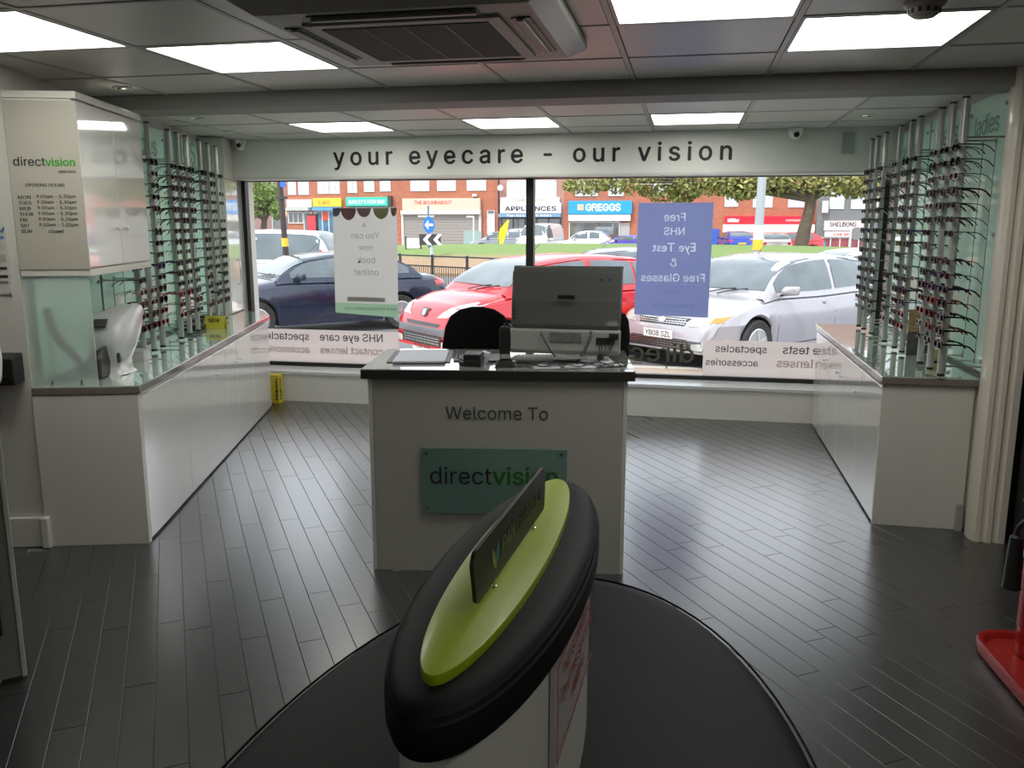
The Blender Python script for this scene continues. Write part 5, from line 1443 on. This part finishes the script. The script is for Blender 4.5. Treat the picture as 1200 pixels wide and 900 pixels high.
def terrace(label, x0, x1, m, wins, dy=0, zt=7.6):
    """brick block seen from px x0 to x1; wins: list of (px0, px1, py_top, py_bottom)"""
    X0, X1 = px(x0), px(x1); cx = (X0 + X1) / 2
    t = thing('terrace_building', label, 'building', (cx, SY + dy, GZ), 0, 'shop terrace across the road')
    a, b_ = X0 - cx, X1 - cx
    bx(a, b_, 0, 8, 0, zt).build('brick_wall', m, t)
    b = MB(); b.add([(a, -.3, zt), (b_, -.3, zt), (b_, 4, zt + 2.6), (a, 4, zt + 2.6), (a, 8.3, zt), (b_, 8.3, zt)], [(0, 1, 2, 3), (3, 2, 5, 4), (0, 3, 4), (1, 5, 2), (0, 4, 5, 1)]); b.build('roof', roof_m, t)
    for (wa, wb_, ya, yb) in wins:
        A_, B2 = px(wa) - cx, px(wb_) - cx; z0, z1 = pz_(yb) - GZ, pz_(ya) - GZ; z1 = max(z1, z0 + 1.25)
        fr = MB().box(A_, B2, -.06, .02, z0 - .06, z0).box(A_, B2, -.05, .02, z1 - .06, z1).box(A_, A_ + .08, -.05, .02, z0, z1).box(B2 - .08, B2, -.05, .02, z0, z1)
        nm_ = 2 if B2 - A_ > 1.8 else 1
        for k in range(1, nm_ + 1): c_ = A_ + (B2 - A_) * k / (nm_ + 1); fr.box(c_ - .035, c_ + .035, -.045, .02, z0, z1)
        w_ = fr.build('window', white_up, t)
        bx(A_ + .03, B2 - .03, -.02, .01, z0, z1 - .02).build('pane', netting, w_)
    return t, cx


def sign(par, cx, x0, x1, y0, y1, m, txt=None, tm=None, tw=.8, th=.5, out=.25, nm='fascia_sign', tx0=None, bold=.03, zoff=.25):
    A_, B2 = px(x0) - cx, px(x1) - cx; z0, z1 = pz_(y1) - GZ, pz_(y0) - GZ
    s = bx(A_, B2, -out, 0, z0, z1).build(nm, m, par, bevel=.02, seg=1)
    if txt:
        w_ = (B2 - A_) * tw; l0 = A_ + (B2 - A_) * (tx0 if tx0 is not None else (1 - tw) / 2)
        text(txt, w_, (l0, -out - .004, z0 + (z1 - z0) * zoff), X3, Z3, tm, s, height=(z1 - z0) * th, bold=bold, depth=.003)
    return s


def shopwin(par, cx, x0, x1, y0, y1, m=shop_glass, mull=2, frame=white_up, out=.05):
    A_, B2 = px(x0) - cx, px(x1) - cx; z0, z1 = pz_(y1) - GZ, pz_(y0) - GZ; z0 = max(z0, .02)
    fr = MB().box(A_, B2, -out - .05, 0, z0, z0 + .08).box(A_, B2, -out - .05, 0, z1 - .08, z1)
    for k in range(mull + 2): c_ = A_ + (B2 - A_) * k / (mull + 1); fr.box(c_ - .04, c_ + .04, -out - .05, 0, z0 + .08, z1 - .08)
    f = fr.build('shop_window', frame, par); bx(A_, B2, -out, 0, z0 + .02, z1).build('pane', m, f)
    return f


white_ink = mat('white lettering', (.8, .8, .8), .5); red_ink = mat('red sign lettering', (.6, .04, .03), .5)
# far left block
t, cx = terrace('mauve brick block behind the left lamp post', 180, 337, purp_brick, [(296, 304, 214, 224)], dy=3)
sign(t, cx, 300, 334, 246, 252, cream); shopwin(t, cx, 300, 334, 253, 289)
t, cx = terrace('red brick shop with a white sign, left of the yellow sign', 337, 369, red_brick, [(339.5, 349, 211, 225), (351.5, 364, 211, 225)])
sign(t, cx, 338.5, 367.5, 232, 241.5, mat('pale shop sign', (.72, .74, .72), .5), 'VALERIE', mat('faint teal', (.5, .68, .66), .5), .6, .4)
sign(t, cx, 337.5, 366, 242, 246, mat('grey awning', (.42, .44, .42), .7), out=.7, nm='awning')
shopwin(t, cx, 339, 356, 247, 262, mull=2); shopwin(t, cx, 357, 366, 247, 285, mull=0)
t, cx = terrace('red brick shop with a yellow sign and blue blind', 369, 403, red_brick, [(374, 387, 211, 224), (387.5, 400, 211, 224)])
sign(t, cx, 369, 402, 230.5, 241, mat('yellow sign', (.82, .55, .04), .5), 'BURNS', mat('brown sign lettering', (.4, .2, .02), .5), .42, .5, tx0=.2)
sign(t, cx, 369, 402, 241.5, 246, mat('blue blind', (.10, .28, .55), .6), out=.5, nm='awning')
shopwin(t, cx, 371, 401, 246.5, 285, mull=3, m=mat('blue shop interior', (.06, .16, .26), .3, var=.9, scale=1))
bx(px(379) - cx, px(385) - cx, -.12, -.1, pz_(258) - GZ, pz_(247.5) - GZ).build('red_poster', mat('red poster', (.7, .06, .03), .5), t)
t, cx = terrace('red brick shop with a green fish bar sign', 403, 465, red_brick, [(409, 420, 211, 223), (428, 440, 211, 222), (446.5, 459, 211, 221.5)])
sign(t, cx, 408.5, 457, 229.5, 240.5, mat('green sign', (.04, .50, .36), .5), "BARLEY'S FISH BAR", white_ink, .86, .45, out=.4)
sign(t, cx, 411, 458, 241, 243.5, mat('dark green fascia', (.03, .10, .07), .5), out=.3, nm='awning'); shopwin(t, cx, 410, 458, 244, 288, mull=3)
bx(px(457) - cx, px(461) - cx, -.45, 0, pz_(241) - GZ, pz_(228) - GZ).build('sign_box_end', dark_plastic, t)
t, cx = terrace('long red brick building with a shuttered shop, centre left', 465, 583, red_brick, [(482, 504, 211, 221.5), (513, 535, 211, 221.5), (547.5, 570, 211, 221.5)])
sign(t, cx, 473.5, 564, 231.5, 246, cream, 'THE ROUNDABOUT', red_ink, .48, .3, out=.35, tx0=.16, zoff=.5)
sign(t, cx, 472, 564.5, 246, 251, mat('pale shutter box', (.62, .58, .52), .6), out=.5, nm='shutter_box')
A_, B2 = px(474) - cx, px(562) - cx; zt = pz_(251) - GZ
b = MB()
for k in range(22): z = .1 + (zt - .1) * k / 22; b.box(A_, B2, -.14 - (.03 if k % 2 else 0), -.02, z, z + (zt - .1) / 22 - .01)
o = b.build('shutter_slats', shutter_m, t); o['kind'] = 'stuff'
for p_ in (472.5, 563): bx(px(p_) - cx - .08, px(p_) - cx + .1, -.22, 0, 0, zt).build('shutter_guide', white_up, t)
bx(px(571) - cx, px(580) - cx, -.08, 0, 0, pz_(246) - GZ).build('door', white_up, t); bx(px(572) - cx, px(579) - cx, -.10, -.07, pz_(250) - GZ, pz_(246.5) - GZ).build('fanlight', shop_glass, t)
bx(px(544) - cx, px(565) - cx, -.25, -.1, 0, pz_(271) - GZ).build('planter_box', mat('pale teal box', (.25, .35, .33), .7), t)
bx(px(555) - cx, px(560) - cx, -.4, 0, pz_(229.5) - GZ, pz_(226.5) - GZ).build('alarm_box', white_up, t)
t, cx = terrace('brick building with the APPLIANCES shop behind the window mullion', 583, 661, mat('plum brick', (.38, .20, .17), .9, var=.15, scale=4), [(594, 620, 213, 230), (626, 652, 213, 230)])
sign(t, cx, 587.5, 656, 231, 237.5, mat('cream board', (.70, .66, .55), .6), 'TV AND DOMESTIC', mat('grey sign lettering', (.3, .3, .28), .5), .55, .5, out=.3, tx0=.2, nm='upper_sign')
sign(t, cx, 587.5, 658, 237.5, 250, mat('white sign', (.72, .72, .74), .5), 'APPLIANCES', mat('dark sign lettering', (.03, .03, .04), .5), .84, .42, out=.35, bold=.05)
sign(t, cx, 585.5, 658, 250.5, 254.5, mat('blue strip sign', (.16, .28, .42), .6), 'Tel: 0121 373 8281', white_ink, .72, .5, out=.6, nm='blind')
shopwin(t, cx, 588, 657, 255, 288, mull=4, frame=trim_m)
MB().lathe([(.05, -.02), (.22, .0), (.24, .05), (.05, .08)], n=20, axis='y').build('satellite_dish', white_up, t, loc=(px(587.5) - cx, -.4, pz_(219.5) - GZ), smooth=50)
b = MB().tube([(px(584.5) - cx, -.08, .2), (px(584.5) - cx, -.08, 7)], .05, 6); b.build('downpipe', trim_m, t)
t, cx = terrace('red brick bakery building with a bright blue sign', 661, 846, red_brick, [(674, 700, 211, 229), (712, 730, 211, 229), (760, 780, 211, 229)])
sign(t, cx, 666.5, 740.5, 235.5, 251, mat('bright blue sign', (.02, .30, .72), .4), 'GREGGS', white_ink, .54, .52, out=.4, tx0=.28, bold=.06)
q = thing('x', '', '', (0, 0, 0)) if False else None
for i in range(2):
    for j in range(2): bx(px(677.3 + i * 3.7) - cx, px(680.6 + i * 3.7) - cx, -.42, -.4, pz_(246.4 - j * 3.6) - GZ, pz_(243.2 - j * 3.6) - GZ).build('logo_square', mat('pale orange square', (.75, .50, .28), .5), t)
sign(t, cx, 666.5, 739, 251.5, 259, mat('white shutter box', (.70, .68, .62), .5), out=.35, nm='shutter_box')
shopwin(t, cx, 667.5, 718, 259.5, 290, mull=0); shopwin(t, cx, 718.5, 726, 259.5, 290, mull=0); bx(px(727) - cx, px(738) - cx, -.06, 0, 0, pz_(261) - GZ).build('door', mat('grey door', (.36, .36, .36), .5), t)
bx(px(834) - cx, px(843) - cx, -.06, 0, 0, pz_(268) - GZ).build('side_door', mat('blue side door', (.03, .10, .45), .5), t)
t, cx = terrace('red brick building with a long red shop sign behind the tree', 846, 956, red_brick, [(848, 864, 228, 242), (881, 904, 228, 243), (922, 941, 226, 243)])
sign(t, cx, 849, 952, 253.5, 262.5, mat('red sign', (.72, .01, .03), .4), 'Müller', white_ink, .13, .45, out=.4, tx0=.035, bold=.06)
text('convenience', (px(948) - px(921)), (px(920) - cx, -.405, pz_(259.5) - GZ), X3, Z3, white_ink, t, height=.18)
sign(t, cx, 847, 953, 263, 272, mat('white blind', (.78, .76, .70), .6), out=.9, nm='blind')
sign(t, cx, 848, 952, 272.3, 276, mat('pink blind valance', (.62, .20, .18), .6), out=.95, nm='valance')
shopwin(t, cx, 849, 876, 276, 290, mull=2, m=mat('blue lit shop interior', (.12, .22, .5), .3, var=.8, scale=.8)); shopwin(t, cx, 893, 909, 272, 290, mull=1, frame=white_up); shopwin(t, cx, 910, 948, 276, 290, mull=3)
for i, (p_, c_) in enumerate(((877, (.02, .25, .6)), (919, (.02, .25, .6)), (946, (.02, .30, .6)))): bx(px(p_ - 1) - cx, px(p_ + 7) - cx, -6.4 + 0, -5.8, 0, .75).build('blue_bin', mat('blue bin', c_, .5), t)
t, cx = terrace('grey rendered building with a pink and white shop sign, right end', 956, 1120, grey_r, [(970, 987, 229, 245), (995, 1012, 229, 245), (1025, 1045, 229, 245)], dy=-.2)
sign(t, cx, 965, 1018, 259, 270, mat('pink white sign', (.76, .62, .62), .5), 'SHELDONS', mat('black sign lettering', (.02, .02, .02), .5), .58, .45, out=.3, tx0=.12, bold=.05, zoff=.42)
sign(t, cx, 966, 1018, 270.5, 277, mat('pale grey shutter box', (.55, .55, .53), .5), 'CAR SPARES', red_ink, .6, .4, nm='shutter_box'); shopwin(t, cx, 963, 1018, 277, 291, mull=4, m=mat('red shop interior', (.22, .05, .06), .3, var=.9, scale=.9))
bx(px(961) - cx, px(968) - cx, -.4, -.2, pz_(250) - GZ, pz_(237) - GZ).build('hanging_sign', mat('pink hanging sign', (.72, .58, .55), .5), t)
struct(bx(-70, 90, 62.5, 66, GZ, GZ + .12).build('trim_8', mat('far pavement', (.42, .38, .36), .8)), 'far pavement in front of the terrace')

# ------------------------------------------------------------------ posts, signs, railings
def pole_thing(name, label, cat, Y, xt, yt, xb, yb, r0, m, bands=(), group=None):
    """post standing on the ground at depth Y, leaning as seen"""
    a, b_ = at(xt, yt, Y), at(xb, yb, Y); d = (a - b_).normalized(); k = (GZ - b_.z) / d.z; base = b_ + d * k; top = a + d * 1.6
    t = thing(name, label, cat, tuple(base), 0, group)
    MB().tube([(0, 0, 0), tuple(top - base)], [r0 * 1.12, r0 * .85], 14).build('post', m, t, smooth=60)
    for (ya, yb2, mm) in bands:
        f0 = (at(xb, ya, Y).z - base.z) / (top.z - base.z); f1 = (at(xb, yb2, Y).z - base.z) / (top.z - base.z)
        MB().tube([tuple((top - base) * f1), tuple((top - base) * f0)], r0 * 1.16, 14).build('band', mm, t, smooth=60)
    return t, base, top
yel = mat('yellow band', (.80, .48, .03), .5)
t, bs, tp = pole_thing('lamp_post', 'dark brown post with a yellow band leaning behind the left pane', 'post', 17, 328, 215, 334.5, 291, .062, mat('dark brown post', (.035, .02, .018), .5), [(279, 289, yel)])
p_ = at(331, 216, 17) - bs; MB().lathe([(.07, -.01), (.07, .01)], n=20, axis='y').build('blue_disc', mat('blue sign face', (.02, .12, .5), .4), t, loc=(p_.x + .05, -.08, p_.z)); bx(-.13, .13, -.012, .012, -.05, 0).build('bracket', trim_m, t, loc=(p_.x, -.07, p_.z - .25))
t, bs, tp = pole_thing('lamp_post', 'tall grey lamp post with white and yellow bands behind the silver car', 'post', 17, 893, 210, 887.5, 296, .083, mat('grey painted steel', (.34, .37, .39), .5), [(264, 281, mat('white band', (.6, .6, .58), .5)), (281, 293, yel)])
Yk = 33
t = thing('roundabout_sign', 'post with blue arrow disc and black and white chevron board on the roundabout', 'sign', (px(505.5, 262, Yk), Yk, GZ))
zz = lambda y: at(505, y, Yk).z - GZ
MB().tube([(0, 0, 0), (0, 0, zz(285))], .07, 10).build('lower_post', mat('pale post', (.42, .48, .52), .5), t, smooth=True)
MB().tube([(-.12, 0, zz(290)), (-.12, 0, zz(241))], .04, 8).build('upper_post', mat('blue grey post', (.12, .2, .3), .5), t, smooth=True)
x1_ = px(492, 262, Yk) - px(505.5, 262, Yk); x2_ = px(517, 262, Yk) - px(505.5, 262, Yk)
cb = bx(x1_, x2_, -.12, -.08, zz(287), zz(274.5)).build('chevron_board', mat('board black', (.03, .03, .03), .5), t); hh = (zz(274.5) - zz(287))
for k in range(2):
    c0_ = x1_ + .16 + k * .42; b = MB(); z0 = zz(287); P = [(c0_, z0 + hh / 2), (c0_ + .19, z0 + hh), (c0_ + .36, z0 + hh), (c0_ + .17, z0 + hh / 2), (c0_ + .36, z0), (c0_ + .19, z0)]
    b.add([(x, -.125, z) for x, z in P], [(0, 3, 2, 1), (0, 5, 4, 3)]); b.build('chevron', white_ink, cb)
dc = MB().lathe([(.32, -.01), (.32, .01)], n=28, axis='y').build('arrow_disc', mat('blue road sign', (.01, .16, .62), .4), t, loc=(px(503.5, 262, Yk) - px(505.5, 262, Yk), -.1, zz(263.5)))
dc.scale = (.72, 1, 1)
b = MB(); b.add([(-.24, -.02, 0), (-.02, -.02, .19), (-.02, -.02, .05), (.24, -.02, .05), (.24, -.02, -.05), (-.02, -.02, -.05), (-.02, -.02, -.19)], [(0, 6, 5, 2, 1), (5, 4, 3, 2)]); b.build('arrow', white_ink, dc)
bx(-.55, .1, -.02, .1, zz(254.5), zz(252.5)).build('lamp_head', mat('pale lamp head', (.5, .5, .48), .5), t)
Yb = 36
t = thing('notice_board', 'white board on short black posts left of the chevron board', 'sign', (px(484, 262, Yb), Yb, GZ + .3))
bx(-.30, .30, -.03, .03, at(484, 291, Yb).z - GZ - .3, at(484, 279, Yb).z - GZ - .3).build('board', mat('white board', (.62, .62, .6), .5), t)
for s in (-.33, .33): bx(s - .03, s + .03, -.03, .03, 0, at(484, 277, Yb).z - GZ - .3).build('post', trim_m, t)
Yf = 50
t = thing('feather_flag', 'yellow feather flag in front of the appliance shop', 'flag', (px(586, 262, Yf), Yf, GZ))
z1_ = at(586, 258, Yf).z - GZ; b = MB(); rows = []
for k in range(9):
    q = k / 8; cz = at(586, 286 - 28 * q, Yf).z - GZ; cxx = .05 + .45 * q ** 2; ww = .22 * math.sin(PI * (.12 + .83 * q)) + .02
    rows.append([(cxx - ww, -.01, cz), (cxx + ww, -.01 + .03 * math.sin(q * 6), cz), (cxx + ww, .01 + .03 * math.sin(q * 6), cz), (cxx - ww, .01, cz)])
b.rings(rows); b.build('flag_cloth', mat('yellow flag cloth', (.85, .75, .02), .6), t); MB().tube(cat_curve([(-.05, 0, 0), (-.1, 0, 2.2), (0, 0, z1_ * .8), (.4, 0, z1_)]), .02, 6).build('flag_pole', trim_m, t)
t = thing('telephone_kiosk', 'red poster panel kiosk outside the yellow-signed shop', 'kiosk', (px(366.5, 262, 59), 59, GZ))
bx(-.36, .36, -.2, .2, 0, at(366, 251, 60).z - GZ).build('case', trim_m, t); bx(-.32, .32, -.22, -.2, .25, at(366, 252, 60).z - GZ - .05).build('red_face', mat('red kiosk face', (.62, .04, .06), .4, var=.3, scale=3), t)
# guard rail between pavement edge and roundabout
def railing(label, xA, YA, xB, YB, n):
    A_, B2 = Vector((px(xA, 262, YA), YA, GZ)), Vector((px(xB, 262, YB), YB, GZ))
    t = thing('guard_rail', label, 'railing', tuple(A_)); d = B2 - A_
    for z in (1.12, .86, .12): MB().obox((0, 0, z), tuple(d + Vector((0, 0, z))), .04, .035).build('rail', trim_m, t)
    for k in range(n + 1):
        p = d * (k / n); bx(p.x - .03, p.x + .03, p.y - .03, p.y + .03, 0, 1.16).build('post', trim_m, t)
        if k < n:
            for j in range(1, 15): q = p + d * (j / (15 * n)); bx(q.x - .007, q.x + .007, q.y - .007, q.y + .007, .12, .86).build('picket', trim_m, t)
railing('black pedestrian guard rail behind the red car', 400, 23.5, 640, 19.5, 6)
# two thin street poles in front of the far shops
for i, (p_, yy, l) in enumerate(((555, 253, 'thin white sign post in front of the roller shutter'), (998, 268, 'white sign post with a grey disc by the pink sign'))):
    t = thing('sign_post', l, 'post', (px(p_, 262, 58), 58, GZ)); z1_ = at(p_, yy, 58).z - GZ
    MB().tube([(0, 0, 0), (0, 0, z1_)], .06, 8).build('post', white_up, t)
    if i == 0: bx(-.5, .05, -.03, .03, z1_ - .1, z1_).build('arm', white_up, t)
    else: MB().lathe([(.4, -.01), (.4, .01)], n=20, axis='y').build('disc_back', mat('grey disc', (.2, .2, .2), .6), t, loc=(.35, 0, z1_ - .3))


# ------------------------------------------------------------------ trees
bark = mat('bark', (.10, .075, .055), .9, var=.4, scale=3, bump=.6, bscale=10)
def foliage_mat(name, c1, c2):
    m = bpy.data.materials.new(name); m.use_nodes = True; nt = m.node_tree; b = nt.nodes['Principled BSDF']; b.inputs['Roughness'].default_value = .7
    g = nt.nodes.new('ShaderNodeNewGeometry'); cr = nt.nodes.new('ShaderNodeValToRGB'); cr.color_ramp.elements[0].color = (*c1, 1); cr.color_ramp.elements[1].color = (*c2, 1)
    nt.links.new(g.outputs['Random Per Island'], cr.inputs[0]); nt.links.new(cr.outputs[0], b.inputs['Base Color']); return m
def tree(label, Y, trunk, blobs, n, ls, fm, tr=.28, seed=3):
    rg = random.Random(seed); P = [at(x, y, Y) for x, y in trunk]; base = P[0].copy(); base.z = GZ
    d0 = P[0] - P[1]; base.x = P[0].x + (d0.x) * (P[0].z - GZ) / max(.3, abs(d0.z)) * .6
    t = thing('tree', label, 'tree', tuple(base)); pts = [Vector((0, 0, 0))] + [p - base for p in P]
    nn = len(pts); MB().tube(cat_curve(pts, 4), [tr * (1.25 - .6 * i / ((nn - 1) * 4)) for i in range((nn - 1) * 4 + 1)], 12).build('trunk', bark, t, smooth=60)
    top = pts[-1]; V = []; F = []
    for bi, (x, y, rx, rz) in enumerate(blobs):
        c = at(x, y, Y) - base; s_ = Y / 1017; RX, RZ = rx * s_, rz * s_; c.y += rg.uniform(-1, 1)
        MB().tube(cat_curve([top * .92, (top + c) / 2 + Vector((0, 0, .2)), c], 3), [tr * .45, tr * .4, tr * .35, tr * .3, tr * .25, tr * .2, tr * .1], 6).build('branch', bark, t, smooth=60)
        for k in range(n):
            while True:
                q = Vector((rg.uniform(-1, 1), rg.uniform(-1, 1), rg.uniform(-1, 1)))
                if q.length < 1 and q.length > rg.random() * .8: break
            p = c + Vector((q.x * RX, q.y * max(RX, RZ) * .8, q.z * RZ)); a = Vector((rg.gauss(0, 1), rg.gauss(0, 1), rg.gauss(0, 1))).normalized(); b_ = a.cross(Vector((rg.gauss(0, 1), rg.gauss(0, 1), rg.gauss(0, 1)))).normalized(); l_ = ls * rg.uniform(.6, 1.3)
            i0 = len(V); V += [p - a * l_, p + b_ * l_ * .5, p + a * l_, p - b_ * l_ * .5]; F.append((i0, i0 + 1, i0 + 2, i0 + 3))
    b = MB(); b.v = [tuple(v) for v in V]; b.f = [list(f) for f in F]; b.m = [0] * len(F)
    o = b.build('foliage', fm, t); o['kind'] = 'stuff'
    return t
fm1 = foliage_mat('yellow green leaves', (.15, .17, .05), (.36, .33, .12)); fm2 = foliage_mat('fresh green leaves', (.11, .20, .04), (.28, .37, .11))
tree('leaning roadside tree with a wide yellow-green crown, behind the silver car', 46, [(937, 297), (943, 268), (949, 245), (951, 228)],
     [(690, 213, 32, 16), (735, 210, 34, 18), (775, 216, 30, 20), (800, 222, 20, 17), (825, 210, 34, 20), (860, 215, 30, 18), (900, 210, 34, 18), (940, 206, 40, 20), (975, 212, 34, 17), (1005, 216, 26, 16), (1035, 206, 30, 22), (930, 188, 60, 18), (800, 190, 60, 14), (870, 222, 20, 12)], 620, .15, fm1, tr=.34)
tree('small green street tree at the far left of the window', 48, [(309, 284), (309, 268), (310, 256)], [(300, 236, 16, 22), (316, 234, 15, 22), (308, 222, 18, 16), (326, 246, 9, 12), (298, 252, 10, 10)], 620, .13, fm2, tr=.22, seed=9)
# people far off, small
